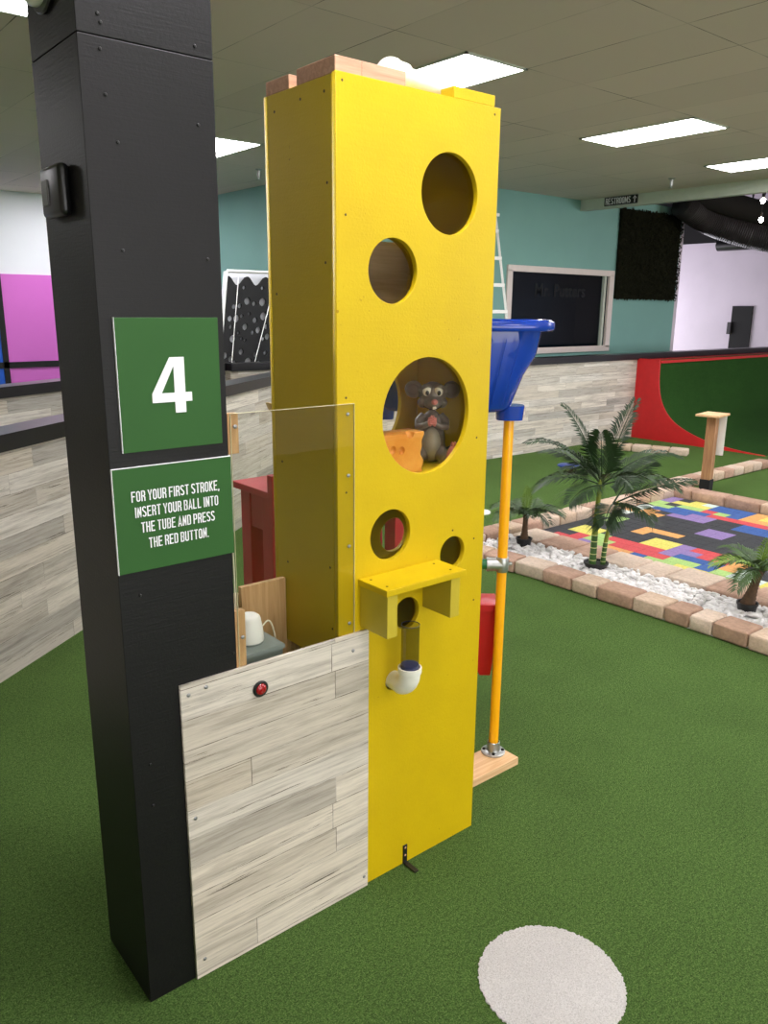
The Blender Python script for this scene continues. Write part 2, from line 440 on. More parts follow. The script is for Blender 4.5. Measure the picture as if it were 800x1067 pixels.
def ribbon(bm, pts, closed, wdt, place):
    n = len(pts); P = [V((a, b, 0)) for a, b in pts]; L = []; R = []
    for i in range(n):
        if closed: a, b = P[i-1], P[(i+1) % n]
        else: a, b = P[max(i-1, 0)], P[min(i+1, n-1)]
        d1 = (P[i]-a); d2 = (b-P[i])
        if d1.length < 1e-6: d1 = d2
        if d2.length < 1e-6: d2 = d1
        d1 = d1.normalized(); d2 = d2.normalized(); n1 = V((-d1.y, d1.x, 0)); n2 = V((-d2.y, d2.x, 0))
        m = (n1+n2); m = m.normalized() if m.length > 1e-4 else n1
        s = wdt/2/max(.5, m.dot(n1))
        L.append(P[i]+m*s); R.append(P[i]-m*s)
    vl = [bm.verts.new(place(p.x, p.y)) for p in L]; vr = [bm.verts.new(place(p.x, p.y)) for p in R]
    for i in range(n if closed else n-1):
        j = (i+1) % n
        bm.faces.new((vl[i], vl[j], vr[j], vr[i]))

def text_line(bm, s, width, height, place, gap=.09, space=.17):
    """place(u, v): u along line from its left end, v up from baseline"""
    adv = []; x = 0
    for ch in s:
        if ch == ' ': x += space; adv.append(None); continue
        w_ = {'I': T*1.15, ',': T, '.': T, 'M': W+.1}.get(ch, W)
        adv.append(x - ((W-w_)/2 if ch == 'I' else 0)); x += w_+gap
    tot = x-gap; k_ = width/tot
    for ch, a in zip(s, adv):
        if a is None: continue
        for pts, cl in GL[ch]:
            ribbon(bm, pts, cl, T*1.04, lambda u, v, a=a: place((a+u)*k_, v*height))

def thicken(bm, vec):
    r = bmesh.ops.extrude_face_region(bm, geom=list(bm.faces))
    vs = [e for e in r['geom'] if isinstance(e, bmesh.types.BMVert)]
    bmesh.ops.translate(bm, verts=vs, vec=vec)

# ============================================================ ROOM
H = 3.5
XL, XR, YB, YF = -6.0, 17.0, -7.0, 11.6
b = B(); bx(b, XL-.1, XR+.1, YB-.1, YF+.1, -.1, 0); struct('floor', b, M['turf'])
b = B(); bx(b, XL-.1, 9.35, YB-.1, YF+.1, H, H+.06); struct('ceiling', b, M['ceiling'])
b = B(); bx(b, 9.35, XR+.1, YB-.1, YF+.1, 5.0, 5.08); bx(b, 9.3, 9.42, YB, 6.5, H+.06, 5.0); struct('ceiling_upper', b, M['darkceil'])
b = B(); bx(b, XL-.1, 4.92, YF, YF+.1, 0, H+.05); struct('wall_back_left', b, M['wallwhite'])
b = B(); bx(b, XL-.1, XL, YB, YF, 0, H+.05); struct('wall_left', b, M['beige'])
b = B(); bx(b, XL-.1, XR+.1, YB-.1, YB, 0, 5.0); struct('wall_rear', b, M['beige'])
# teal walls: one facing -x, one facing -y with a window opening
b = B(); bx(b, 4.92, 5.02, 6.55, YF, 0, H+.05); struct('wall_teal_side', b, M['teal'])
wx0, wx1, wz0, wz1 = 7.80, 10.27, 1.26, 2.42
TY = 6.45
b = sheet([rect(4.92, 12.23, 0, H+.1), rect(wx0, wx1, wz0, wz1)], .1, xz(TY+.05)); struct('wall_teal_front', b, M['teal'])
b = B(); bx(b, 12.23, 12.33, TY, YF, 0, 5.0); struct('wall_teal_return', b, M['lavender'])
b = B(); bx(b, XR, XR+.1, YB, YF+.1, 0, 3.40); struct('wall_right', b, M['lavender'])
b = B(); bx(b, XR-.02, XR+.1, YB, YF+.1, 3.40, 3.95); struct('wall_right_band', b, M['darkceil'])
b = B(); bx(b, XR, XR+.1, YB, YF+.1, 3.95, 5.0); struct('wall_right_upper', b, M['lavender'])
b = B(); bx(b, 12.23, XR+.1, YF, YF+.1, 0, 5.0); struct('wall_back_right', b, M['lavender'])
# header beam between the two ceilings
b = B(); bx(b, 9.35, 9.47, YB, TY, 3.345, H+.02); struct('trim_1', b, M['header'])
# window
b = B()
f = .085
bx(b, wx0-.06, wx1+.06, TY-.03, TY+.02, wz1-.02, wz1+.07, .004); bx(b, wx0-.06, wx1+.06, TY-.03, TY+.02, wz0-.06, wz0+.03, .004)
bx(b, wx0-.06, wx0+.05, TY-.03, TY+.02, wz0, wz1, .004); bx(b, wx1-.06, wx1+.06, TY-.03, TY+.02, wz0, wz1, .004)
w = struct('window_1', b, M['windowframe'])
b = B(); bx(b, wx1-.16, wx1-.11, TY-.0, TY+.06, wz0+.03, wz1-.02, .003); finish('window_mullion', b, M['header'], w)
b = B(); bx(b, wx0, wx1, TY+.045, TY+.053, wz0, wz1); finish('window_pane', b, M['winglass'], w)
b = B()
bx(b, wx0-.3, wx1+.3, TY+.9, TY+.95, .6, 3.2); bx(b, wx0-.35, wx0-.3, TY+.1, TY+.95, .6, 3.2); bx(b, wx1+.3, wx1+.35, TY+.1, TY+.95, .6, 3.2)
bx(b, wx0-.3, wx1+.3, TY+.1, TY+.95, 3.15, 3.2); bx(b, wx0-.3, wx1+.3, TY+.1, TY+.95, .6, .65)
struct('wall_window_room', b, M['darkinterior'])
# faint lettering on the window
tc = bpy.data.curves.new('t', 'FONT'); tc.body = 'Mr. Putters'; tc.size = .27; tc.extrude = .001; tc.offset = .004
to = bpy.data.objects.new('t', tc); COL.objects.link(to); dg = bpy.context.evaluated_depsgraph_get(); dg.update()
tm = bpy.data.meshes.new_from_object(to.evaluated_get(dg)); b = B(); b.from_mesh(tm)
bpy.data.objects.remove(to)
for v in b.verts: v.co = V((8.42+v.co.x*1.0, TY+.04+v.co.z, 2.06+v.co.y))
finish('window_lettering', b, simple('navy_letter', rgb(5, 12, 20), .8), w)

# half walls with black caps ------------------------------------------
def half_wall(n, A, Bp, mat, topz=1.245, th=.14):
    A = V(A+(0,)); Bp = V(Bp+(0,)); d = (Bp-A).normalized(); nn = V((-d.y, d.x, 0))   # nn points away from camera (+y side)
    if nn.y < 0: nn = -nn
    def strip(o0, o1, z0, z1, e=0):
        bm = B(); a = A-d*e; c = Bp+d*e
        q = [a+nn*o0, c+nn*o0, c+nn*o1, a+nn*o1]
        loft(bm, [[p+V((0, 0, z0)) for p in q], [p+V((0, 0, z1)) for p in q]]); return bm
    o = struct('wall_partition_%d' % n, strip(0, th, 0, topz-.08), mat)
    add_uv(o, lambda p: ((p-A).dot(d), p.z+.013*n))
    c = struct('trim_%d' % (n+10), strip(-.03, th+.03, topz-.085, topz), M['cap'])
    return o
half_wall(1, (-3.2, .19), (3.27, 5.155), M['plank_wall'])
half_wall(2, (-3.0, 3.07), (3.15, 6.50), M['plank_wall'], 1.24)
half_wall(3, (3.15, 6.36), (4.92, 6.30), M['plank_wall'], 1.24)
half_wall(4, (3.27, 5.155), (14.2, 5.155), M['plank_far'])

# far colour panels on the back-left wall
def panel_thing(name, x0_, x1_, z0_, z1_, mat, label):
    b = B(); bx(b, x0_, x1_, YF-.03, YF, z0_, z1_, .003)
    return single(name, b, mat, label, 'wall panel', ((x0_+x1_)/2, YF, z0_))
panel_thing('wall_panel', 2.17, 4.85, 1.0, 2.31, M['pink'], 'orchid pink wall panel above the black rail on the far white wall')
panel_thing('wall_panel', 2.17, 4.85, .05, .91, M['pink'], 'orchid pink wall panel below the black rail on the far white wall')
panel_thing('wall_panel', -1.0, 2.09, 1.0, 2.31, M['bluepanel'], 'blue wall panel left of the black upright, above the rail')
panel_thing('wall_panel', -1.0, 2.09, .05, .91, M['bluepanel'], 'blue wall panel left of the black upright, below the rail')
b = B(); bx(b, 2.09, 2.17, YF-.05, YF, 0, 2.31); bx(b, -1, 4.85, YF-.05, YF, .91, 1.0); struct('trim_2', b, M['blackmatte'])
b = B(); bx(b, 4.86, 4.92, 8.6, 11.5, 1.72, 1.78); struct('trim_3', b, M['wallwhite'])

# turf quarter pipe ----------------------------------------------------
prof = [(4.785, 1.175), (4.78, 1.10), (4.765, .83), (4.69, .555), (4.51, .33), (4.25, .19), (3.92, .09), (3.5, .03), (3.1, .006)]
def interp(pr, n=5):
    out = []
    for i in range(len(pr)-1):
        p0 = pr[max(i-1, 0)]; p1 = pr[i]; p2 = pr[i+1]; p3 = pr[min(i+2, len(pr)-1)]
        for k_ in range(n):
            t = k_/n
            out.append(tuple(.5*((2*p1[c])+(-p0[c]+p2[c])*t+(2*p0[c]-5*p1[c]+4*p2[c]-p3[c])*t*t+(-p0[c]+3*p1[c]-3*p2[c]+p3[c])*t**3) for c in (0, 1)))
    return out+[pr[-1]]
pc = interp(prof)
q = thing('quarter_pipe', 'curved turf ramp with red plywood side against the far partition wall', 'ramp', (9.27, 4.6, 0))
lp = pc+[(3.1, 0), (5.15, 0), (5.15, 1.175)]
b = sheet([lp], .03, lambda u, v, w: (9.27+w, u, v)); o = finish('side_panel', b, M['redramp'], q); o['label'] = 'red side panel'
b = B()
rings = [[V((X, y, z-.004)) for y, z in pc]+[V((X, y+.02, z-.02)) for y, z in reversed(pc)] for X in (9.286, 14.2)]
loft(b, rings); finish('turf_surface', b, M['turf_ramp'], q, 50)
b = B(); bx(b, 9.286, 14.2, 4.76, 4.80, 1.12, 1.16, .004); bx(b, 9.286, 14.2, 4.80, 5.12, 1.13, 1.16); finish('top_board', b, M['redramp'], q)

# ceiling lights -------------------------------------------------------
LX = [-5.2, -2.6, .1, 3.095, 5.88, 8.2]
LY = [-4.2, -.6, 2.99, 6.56, 10.1]
names = {(3, 2): 'fluorescent ceiling panel directly behind the top of the yellow tower', (4, 2): 'middle fluorescent ceiling panel right of the yellow tower',
         (5, 2): 'fluorescent ceiling panel at the right edge, nearest the header beam', (3, 3): 'fluorescent ceiling panel seen between black post and yellow tower',
         (2, 2): 'fluorescent ceiling panel at the top left corner, left of the black post'}
for i, lx in enumerate(LX):
    for j, ly in enumerate(LY):
        if (lx > 4.5 and ly > 6) or (i == 0) or (i == 1 and j not in (0, 3)): continue
        t = thing('ceiling_light', names.get((i, j), 'fluorescent ceiling panel outside the picture frame'), 'ceiling light', (lx, ly, H), 'fluorescent ceiling panels')
        b = B(); a, c = .305, .61
        for r_ in ((lx-a, lx+a, ly-c, ly-c+.02), (lx-a, lx+a, ly+c-.02, ly+c), (lx-a, lx-a+.02, ly-c, ly+c), (lx+a-.02, lx+a, ly-c, ly+c)):
            bx(b, r_[0], r_[1], r_[2], r_[3], H-.012, H)
        finish('frame', b, M['header'], t)
        b = B(); bx(b, lx-a+.02, lx+a-.02, ly-c+.02, ly+c-.02, H-.009, H-.001); finish('diffuser', b, M['lamp'], t)

def sprinkler(x, y, label):
    t = thing('sprinkler', label, 'sprinkler', (x, y, H))
    b = B(); lathe(b, [(.045, 0), (.045, -.006), (.02, -.02), (.016, -.06), (.008, -.10)], (x, y, H), 14); finish('escutcheon', b, M['steel'], t, 40)
    b = B(); tube(b, [(x-.03, y, H-.05), (x-.022, y, H-.09), (x, y, H-.115), (x+.022, y, H-.09), (x+.03, y, H-.05)], .004, 6)
    lathe(b, [(.03, -.115), (.03, -.118)], (x, y, H), 10); finish('deflector', b, M['steel'], t, 40)
sprinkler(8.45, 4.35, 'small metal sprinkler head on the ceiling left of the header beam')
sprinkler(4.18, 7.35, 'small metal sprinkler head between black post and yellow tower')

# RESTROOMS sign on header
t = thing('restrooms_sign', 'small black restrooms sign with upward arrow on the header beam', 'sign', (9.34, 5.72, 3.37))
b = B(); bx(b, 9.33, 9.35, 5.435, 6.0, 3.372, 3.49, .002); finish('board', b, M['blackplastic'], t)
b = B(); text_line(b, 'RESTROOMS', .43, .088, lambda u, v: V((9.328, 5.975-u, 3.388+v)))
thicken(b, V((-.002, 0, 0)))
finish('lettering', b, M['white'], t)
b = B(); text_line(b, '^', .05, .09, lambda u, v: V((9.328, 5.50-u, 3.386+v))); thicken(b, V((-.002, 0, 0))); finish('arrow', b, M['white'], t)

# dark foliage panel on the teal wall
t = thing('foliage_wall_panel', 'square black-green artificial foliage panel on the teal wall right of the window', 'wall panel', (11.27, TY, 2.04))
b = B(); bx(b, 10.38, 12.15, TY-.04, TY, 2.05, 3.46); finish('backing', b, M['moss'], t)
b = B()
for i in range(5200):
    x = random.uniform(10.36, 12.18); z = random.uniform(2.04, 3.47); s = random.uniform(.02, .04)
    n_ = V((random.uniform(-1, 1), -1.2, random.uniform(-.6, 1))).normalized(); u_, w_ = frame_for(n_)
    c = V((x, TY-.04-random.uniform(0, .035), z)); a = random.uniform(0, 6)
    d1 = u_*math.cos(a)+w_*math.sin(a); d2 = n_.cross(d1)
    b.faces.new([b.verts.new(c+d1*s), b.verts.new(c+d2*s*.45), b.verts.new(c-d1*s), b.verts.new(c-d2*s*.45)])
o = finish('leaves', b, M['moss'], t); o['kind'] = 'stuff'

# ladder ---------------------------------------------------------------
t = thing('ladder', 'white folding ladder standing behind the yellow tower beside the window', 'ladder', (6.9, 5.95, 0))
def ladder_side(y, xt0, xt1, xb0, xb1, zt, name):
    for xa, xb in ((xt0, xb0), (xt1, xb1)):
        b = B(); tube(b, [(xb, y[1], 0), (xa, y[0], zt)], .022, 4); finish('rail', b, M['whiteplastic'], t)
    for i in range(0, 9):
        z = .13+.34*i; f_ = z/zt; xa = xb0+(xt0-xb0)*f_; xb = xb1+(xt1-xb1)*f_; yy = y[1]+(y[0]-y[1])*f_
        b = B(); bx(b, xa, xb, yy-.03, yy+.03, z-.022, z+.022, .003); finish(name, b, M['whiteplastic'], t)
ladder_side((5.85, 5.55), 6.46, 6.82, 6.21, 7.21, 3.05, 'step')
ladder_side((5.92, 6.2), 6.48, 6.80, 6.36, 7.25, 3.0, 'brace_step')
b = B(); bx(b, 6.43, 6.85, 5.8, 5.96, 3.03, 3.07, .005); finish('top_cap', b, M['whiteplastic'], t)

# plinko board behind the partition -------------------------------------
def tilt(u, v, w): return (3.43+u+(v-1.2)*.2, 6.98+v*.12+w, v)
holes = []
pts2 = [(.30, 1.93, .045), (.12, 1.86, .03), (.20, 1.87, .03), (.40, 1.9, .03), (.52, 1.92, .05), (.08, 1.72, .035), (.17, 1.72, .045), (.24, 1.75, .025),
        (.34, 1.78, .022), (.30, 1.62, .04), (.43, 1.70, .035), (.55, 1.75, .05), (.60, 1.62, .03), (.10, 1.62, .025), (.21, 1.55, .02), (.14, 1.48, .045),
        (.26, 1.48, .02), (.31, 1.46, .02), (.41, 1.55, .025), (.49, 1.58, .04), (.63, 1.5, .04), (.57, 1.47, .025), (.05, 1.28, .04), (.13, 1.24, .032),
        (.19, 1.2, .022), (.27, 1.32, .035), (.38, 1.2, .05), (.47, 1.28, .025), (.53, 1.16, .045), (.62, 1.3, .03), (.24, 2.09, .024), (.50, 2.09, .024),
        (.7, 1.85, .03), (.72, 1.4, .04), (.7, 1.15, .035), (.10, 1.02, .04), (.3, 1.0, .04), (.5, .98, .03), (.66, .9, .04), (.2, .85, .04)]
lp = [(0, .3), (.82, .3), (.82, 2.14)]
for i in range(25):
    u = .80-.78*i/24; lp.append((u, 2.17+.055*math.cos((u-.12)/.26*2*PI*.98+2.6)))
t = thing('plinko_board', 'black ball-drop board full of round holes in a white leaning frame', 'game board', (3.6, 7.0, 0))
b = sheet([lp]+[circ(x, z, r, 16) for x, z, r in pts2], .03, tilt); finish('board', b, M['blackmatte'], t)
b = B()
def bar(b, p, q, r=.02): tube(b, [p, q], r, 4)
for (u0, v0, u1, v1) in ((-.02, .3, -.02, 2.28), (.84, .3, .84, 2.28), (-.02, 2.28, .84, 2.28), (-.02, .3, .84, .3)):
    bar(b, tilt(u0, v0, -.02), tilt(u1, v1, -.02))
finish('frame', b, M['whiteplastic'], t)
b = sheet([rect(-.02, .84, .3, 2.28)], .01, lambda u, v, w: tilt(u, v, w+.06)); finish('back_panel', b, M['wallwhite'], t)
for (p, q_) in ((tilt(.13, .3, -.05), tilt(.13, 2.25, -.05)), (tilt(.33, .6, -.05), tilt(.60, 1.9, -.05))):
    b = B(); bar(b, p, q_, .006); finish('cord', b, M['whiteplastic'], t)
for uu in (.05, .77):
    b = B(); x_ = 3.30+uu; tube(b, [(x_, 7.02, .35), (x_, 6.95, 0)], .03, 6); tube(b, [(x_, 7.25, 1.4), (x_, 7.7, 0)], .02, 6); finish('leg', b, M['blackmatte'], t)

# far right: door, ducts, trusses, bulbs ---------------------------------
b = B(); bx(b, XR-.04, XR, 7.36, 7.84, 0, 1.98, .005); d = struct('door_1', b, M['blackmatte'])
b = B(); bx(b, XR-.09, XR-.04, 7.80, 7.90, 1.35, 1.62, .01); finish('door_closer', b, M['blackplastic'], d)
t = thing('air_duct', 'large dark flexible air duct sagging below the black ceiling', 'duct', (12, 5.2, 3.3))
def wob(pts, r):
    out = []; rs = []
    pts = [V(p) for p in pts]
    n = 14
    for i in range(len(pts)-1):
        for k_ in range(n):
            out.append(pts[i].lerp(pts[i+1], k_/n)); rs.append(r*(1+.035*(1 if (k_ % 2) else -1)))
    return out, rs
def smoothpts(P, n=6):
    out = []
    for i in range(len(P)-1):
        p0 = V(P[max(i-1, 0)]); p1 = V(P[i]); p2 = V(P[i+1]); p3 = V(P[min(i+2, len(P)-1)])
        for k_ in range(n):
            t_ = k_/n; out.append(.5*((2*p1)+(-p0+p2)*t_+(2*p0-5*p1+4*p2-p3)*t_*t_+(-p0+3*p1-3*p2+p3)*t_**3))
    return out+[V(P[-1])]
p1_, r1_ = wob(smoothpts([(11.6, 6.1, 3.62), (12.2, 5.9, 3.35), (12.6, 5.35, 3.12), (13.0, 4.7, 3.0), (13.6, 3.6, 2.95)], 3), .22)
b = B(); tube(b, p1_, r1_, 14); finish('duct_body', b, M['duct'], t, 60)
b = B(); tube(b, [(11.3, 6.2, 4.0), (11.9, 5.9, 3.72), (12.8, 5.0, 3.38), (13.6, 3.6, 3.25)], .19, 14); finish('duct_branch', b, M['darkceil'], t, 60)
b = B(); lathe(b, [(.25, 0), (.25, .12)], (11.2, 6.2, 3.95), 14, 'X'); finish('duct_collar', b, M['steel'], t, 40)
t = thing('wall_heater', 'dark capsule-shaped heater high on the lavender wall', 'heater', (16.85, 7.9, 3.3))
b = B(); tube(b, [(16.8, 8.3, 3.32), (16.8, 8.25, 3.32), (16.8, 7.2, 3.32), (16.8, 7.15, 3.32)], [.06, .13, .13, .06], 14); finish('heater_body', b, M['blackplastic'], t, 50)
for n_, yy in enumerate((3.2, 5.0, 6.8)):
    b = B()
    for z in (4.05, 4.7): bx(b, 9.5, 16.9, yy-.03, yy+.03, z-.02, z+.02)
    x = 9.6; up = True
    while x < 16.7:
        tube(b, [(x, yy, 4.07 if up else 4.68), (x+.22, yy, 4.68 if up else 4.07)], .012, 4); x += .22; up = not up
    single('roof_truss', b, M['blackmatte'], ('black open-web roof truss nearest the right edge', 'black open-web roof truss above the sagging duct', 'black open-web roof truss near the teal wall')[n_], 'truss', (13, yy, 4.05), 'roof trusses')
for i, (x, y, z) in enumerate(((11.0, 4.41, 3.45), (11.5, 4.66, 3.24))):
    lab = ('bare warm light bulb at the right edge, upper of the two', 'bare warm light bulb at the right edge, lower of the two')[i]
    t = thing('light_bulb', lab, 'light bulb', (x, y, z), 'warm bulbs over the far room')
    b = B(); ell(b, (x, y, z), (.032, .032, .04)); finish('bulb', b, M['bulb'], t, 180)
    b = B(); lathe(b, [(.02, z+.04), (.022, z+.1), (.008, z+.11)], (x, y, 0), 12); tube(b, [(x, y, z+.1), (x, y, 5.0)], .004, 6); finish('socket', b, M['blackplastic'], t, 40)

# ============================================================ BLACK POST
t = thing('black_post', 'square black painted post at the left, carrying the two green signs', 'post', (-.4935, .147, 0))
b = B(); bx(b, -.646, -.341, 0, .294, 0, 2.3985, .0015); o = finish('lower_casing', b, M['black'], t)
b = B(); bx(b, -.646, -.341, 0, .294, 2.4005, H, .0015); finish('upper_casing', b, M['black'], t)
b = B(); bx(b, -.640, -.347, .006, .288, 2.39, 2.41); finish('casing_joint', b, M['blackmatte'], t)
screws(t, [(-.60, 0, 2.44), (-.595, 0, 2.425), (-.60, 0, 2.375), (-.385, 0, 2.42), (-.595, 0, 2.29), (-.385, 0, 2.26), (-.575, 0, 2.2), (-.58, 0, 1.98), (-.375, 0, 1.97),
           (-.595, 0, 1.18), (-.35, 0, .96), (-.36, 0, .86), (-.60, 0, .72), (-.6, 0, .6), (-.40, 0, .7)], .004, 'blackplastic')
t = thing('wall_sensor', 'small rounded black sensor box on the left face of the black post', 'sensor', (-.66, .175, 2.11))
b = B(); bx(b, -.672, -.646, .10, .235, 2.055, 2.165, .012, 3); finish('housing', b, M['blackplastic'], t, 40)
b = B(); bx(b, -.675, -.67, .175, .215, 2.08, 2.135, .002); finish('display', b, M['screen'], t)
t = thing('emergency_lamp', 'pale round lamp head at the top of the black post, cut by the picture edge', 'lamp', (-.66, .2, 2.54))
b = B(); lathe(b, [(.088, -.646), (.090, -.652), (.086, -.656)], (0, .165, 2.558), 28, 'X'); finish('mount_ring', b, M['blackplastic'], t, 40)
b = B(); lathe(b, [(.078, -.656), (.079, -.668), (.068, -.682), (.045, -.690), (.0001, -.693)], (0, .175, 2.562), 28, 'X', cap1=False); finish('lamp_head', b, simple('pale_green_plastic', rgb(228, 232, 210), .3), t, 60)

# signs -------------------------------------------------------------------
t = thing('number_sign', 'green sign with a large white 4 on the black post', 'sign', (-.486, -.004, 1.53))
b = B(); bx(b, -.614, -.359, -.006, 0, 1.532, 1.837, .0008, 1); finish('board', b, M['signgreen'], t)
b = B(); bx(b, -.6152, -.6138, -.0062, 0, 1.532, 1.838); finish('edge', b, M['white'], t)
four = [(.405, 0), (.405, .20), (0, .20), (0, .36), (.34, 1), (.60, 1), (.60, .365), (.72, .365), (.72, .20), (.60, .20), (.60, 0)]
hole = [(.17, .365), (.405, .365), (.405, .83), (.395, .83)]
sx = .1; sz = .130
b = sheet([[(u*sx/.72, v*sz) for u, v in four], [(u*sx/.72, v*sz) for u, v in hole]], .0015, lambda u, v, w: (-.536+u, -.0068+w, 1.617+v))
finish('number_four', b, M['white'], t)
t = thing('instruction_sign', 'green sign with four lines of white instructions below the number 4 sign', 'sign', (-.49, -.004, 1.243))
b = B(); bx(b, -.6445, -.3385, -.006, 0, 1.242, 1.4965, .0008, 1); finish('board', b, M['signgreen'], t)
b = B(); bx(b, -.6457, -.6443, -.0062, 0, 1.242, 1.4975); bx(b, -.6445, -.3385, -.0062, 0, 1.4963, 1.4977); finish('edge', b, M['white'], t)
for s, xa, xb, zb in (('FOR YOUR FIRST STROKE,', -.603, -.3745, 1.4145), ('INSERT YOUR BALL INTO', -.5965, -.379, 1.376), ('THE TUBE AND PRESS', -.5835, -.3905, 1.3375), ('THE RED BUTTON.', -.567, -.4095, 1.297)):
    b = B(); text_line(b, s, xb-xa, .0255, lambda u, v: V((xa+u, -.0068, zb+v))); thicken(b, V((0, -.0006, 0)))
    finish('text_line', b, M['white'], t)

# plank panel -------------------------------------------------------------
t = thing('plank_panel', 'whitewashed wood-look panel screwed across the foot of black post and yellow tower', 'panel', (-.2, -.02, 0))
b = sheet([rect(-.511, .106, .003, .9145), circ(-.278, .838, .014, 24)], .011, xz(-.0062), .001)
o = finish('board', b, M['plank'], t); add_uv(o, lambda p: (p.x+.51+.28, p.z-.0145))
screws(t, [(-.49, -.012, .885), (-.44, -.012, .893), (.045, -.012, .862), (-.485, -.012, .06), (.09, -.012, .045), (-.49, -.012, .52)], .0055, 'screw')
t = thing('push_button', 'round red push button on the plank panel', 'button', (-.278, -.02, .838))
b = B(); lathe(b, [(.023, -.012), (.024, -.016), (.021, -.019), (.016, -.019)], (-.278, 0, .838), 28, 'Y', cap1=False); finish('bezel', b, M['blackplastic'], t, 40)
b = B(); lathe(b, [(.0165, -.012), (.0165, -.019), (.013, -.023), (.006, -.025), (.0005, -.0255)], (-.278, 0, .838), 28, 'Y'); finish('plunger', b, M['redbtn'], t, 60)

# acrylic + battens ---------------------------------------------------------
t = thing('acrylic_sheet', 'clear acrylic sheet spanning between black post and yellow tower', 'screen', (-.14, -.004, .9))
b = B(); bx(b, -.334, .056, -.0045, -.0005, .865, 1.603); finish('sheet', b, M['acrylic'], t)
b = B()
for r_ in ((-.3345, -.3335, .865, 1.603), (.0555, .0565, .865, 1.603), (-.334, .056, 1.6025, 1.6035)): bx(b, r_[0], r_[1], -.0046, -.0004, r_[2], r_[3])
finish('cut_edge', b, simple('acrylic_edge', rgb(206, 200, 160), .3), t)
screws(t, [(.032, -.0045, 1.575), (.034, -.0045, 1.40), (.036, -.0045, 1.19), (.037, -.0045, .95), (-.322, -.0045, 1.57), (-.322, -.0045, 1.0)], .0055, 'screw')
for z0_, z1_, lab in ((1.50, 1.603, 'short pine batten, upper of the two behind the acrylic edge'), (.905, 1.075, 'short pine batten, lower of the two behind the acrylic edge')):
    b = B(); bx(b, -.3405, -.310, 0, .02, z0_, z1_, .001); single('wood_batten', b, M['pine_v'], lab, 'batten', (-.325, .01, z0_), 'battens holding the acrylic')

# ============================================================ YELLOW TOWER
TW, TD, TH = .6055, .333, 2.44
tw = thing('yellow_tower', 'tall yellow painted plywood tower with round cheese-like holes', 'tower', (.3, .17, 0))
H1 = (.408, 2.184, .112); H2 = (.196, 1.963, .089); H3 = (.338, 1.546, .176); H4 = (.198, 1.195, .079); H5 = (.462, 1.089, .055); H6 = (.268, .925, .052); H7 = (.214, .706, .030)
b = sheet([rect(0, TW, 0, TH)]+[circ(*c) for c in (H1, H2, H3, H4, H5, H6, H7)], .018, xz(.009), .0012)
o = finish('front_panel', b, M['yellow'], tw)
b = B(); bx(b, .0, .018, .0205, .329, .81, TH-.004, .0012, 1); finish('side_panel', b, M['yellow'], tw)
b = B(); bx(b, TW-.018, TW, .0185, .329, 0, TH-.004, .0012, 1); finish('side_panel', b, M['yellow'], tw)
b = sheet([rect(.0, TW, 0, TH-.004), circ(.42, 1.945, .145), circ(*H3), circ(.488, 1.071, .062)], .016, xz(.338), .001); finish('back_panel', b, M['yellow'], tw)
b = B(); bx(b, .018, TW-.018, .0185, .329, 2.40, 2.418); finish('top_panel', b, M['yellow'], tw)
for z in (1.345, 2.06): pass
b = B(); bx(b, .018, TW-.018, .03, .329, 1.345, 1.363); finish('display_shelf', b, M['yellow'], tw)
b = B(); bx(b, .018, TW-.018, .03, .329, 1.74, 1.755); finish('divider_shelf', b, M['yellow'], tw)
b = B(); bx(b, .018, .05, .0185, .05, .0, 1.34); bx(b, .018, .05, .29, .329, .0, 1.34); finish('corner_stud', b, M['pine_v'], tw)
b = B(); bx(b, .019, TW-.019, .0188, .0216, .86, 2.35); finish('pane', b, M['glass'], tw)['label'] = 'clear glazing behind the holes'
b = B(); bx(b, .2, .5895, .36, .37, 1.78, 2.075); finish('backing_board', b, M['ply'], tw)
b = B(); bx(b, .2, .23, .346, .36, 1.78, 2.075); bx(b, .56, .5895, .346, .36, 1.78, 2.075); finish('spacer', b, M['ply'], tw)
screws(tw, [(.02, 0, 2.42), (.58, 0, 2.42), (.03, 0, 1.62), (.555, 0, 1.46), (.56, 0, 1.12), (.03, 0, 2.1), (.46, 0, 1.165), (.57, 0, .9), (.03, 0, 1.35)], .0035, 'darkscrew', .0008)
for p in ((0, .29, 2.39), (0, .16, 2.40), (0, .05, 2.40), (0, .04, 2.18), (0, .05, 1.98), (0, .3, 1.9), (0, .29, 1.4), (0, .04, 1.12), (0, .03, .93), (0, .27, 1.08)):
    b = B(); lathe(b, [(.004, 0), (.004, -.0008)], p, 10, 'X'); finish('screw', b, M['darkscrew'], tw)
# cap boards
b = B(); bx(b, .0, .10, .215, .333, 2.436, 2.472, .002); finish('frame_board', b, M['rawboard'], tw)
b = B(); bx(b, .0, .085, .003, .178, 2.436, 2.476, .002); bx(b, .085, .235, .003, .055, 2.436, 2.476, .002); finish('frame_board', b, M['rawboard'], tw)['label'] = 'unpainted board along the front top edge'
b = B(); bx(b, .415, .583, .004, .06, 2.441, 2.472, .002); finish('frame_board', b, M['yellow'], tw)['label'] = 'yellow painted block on top'
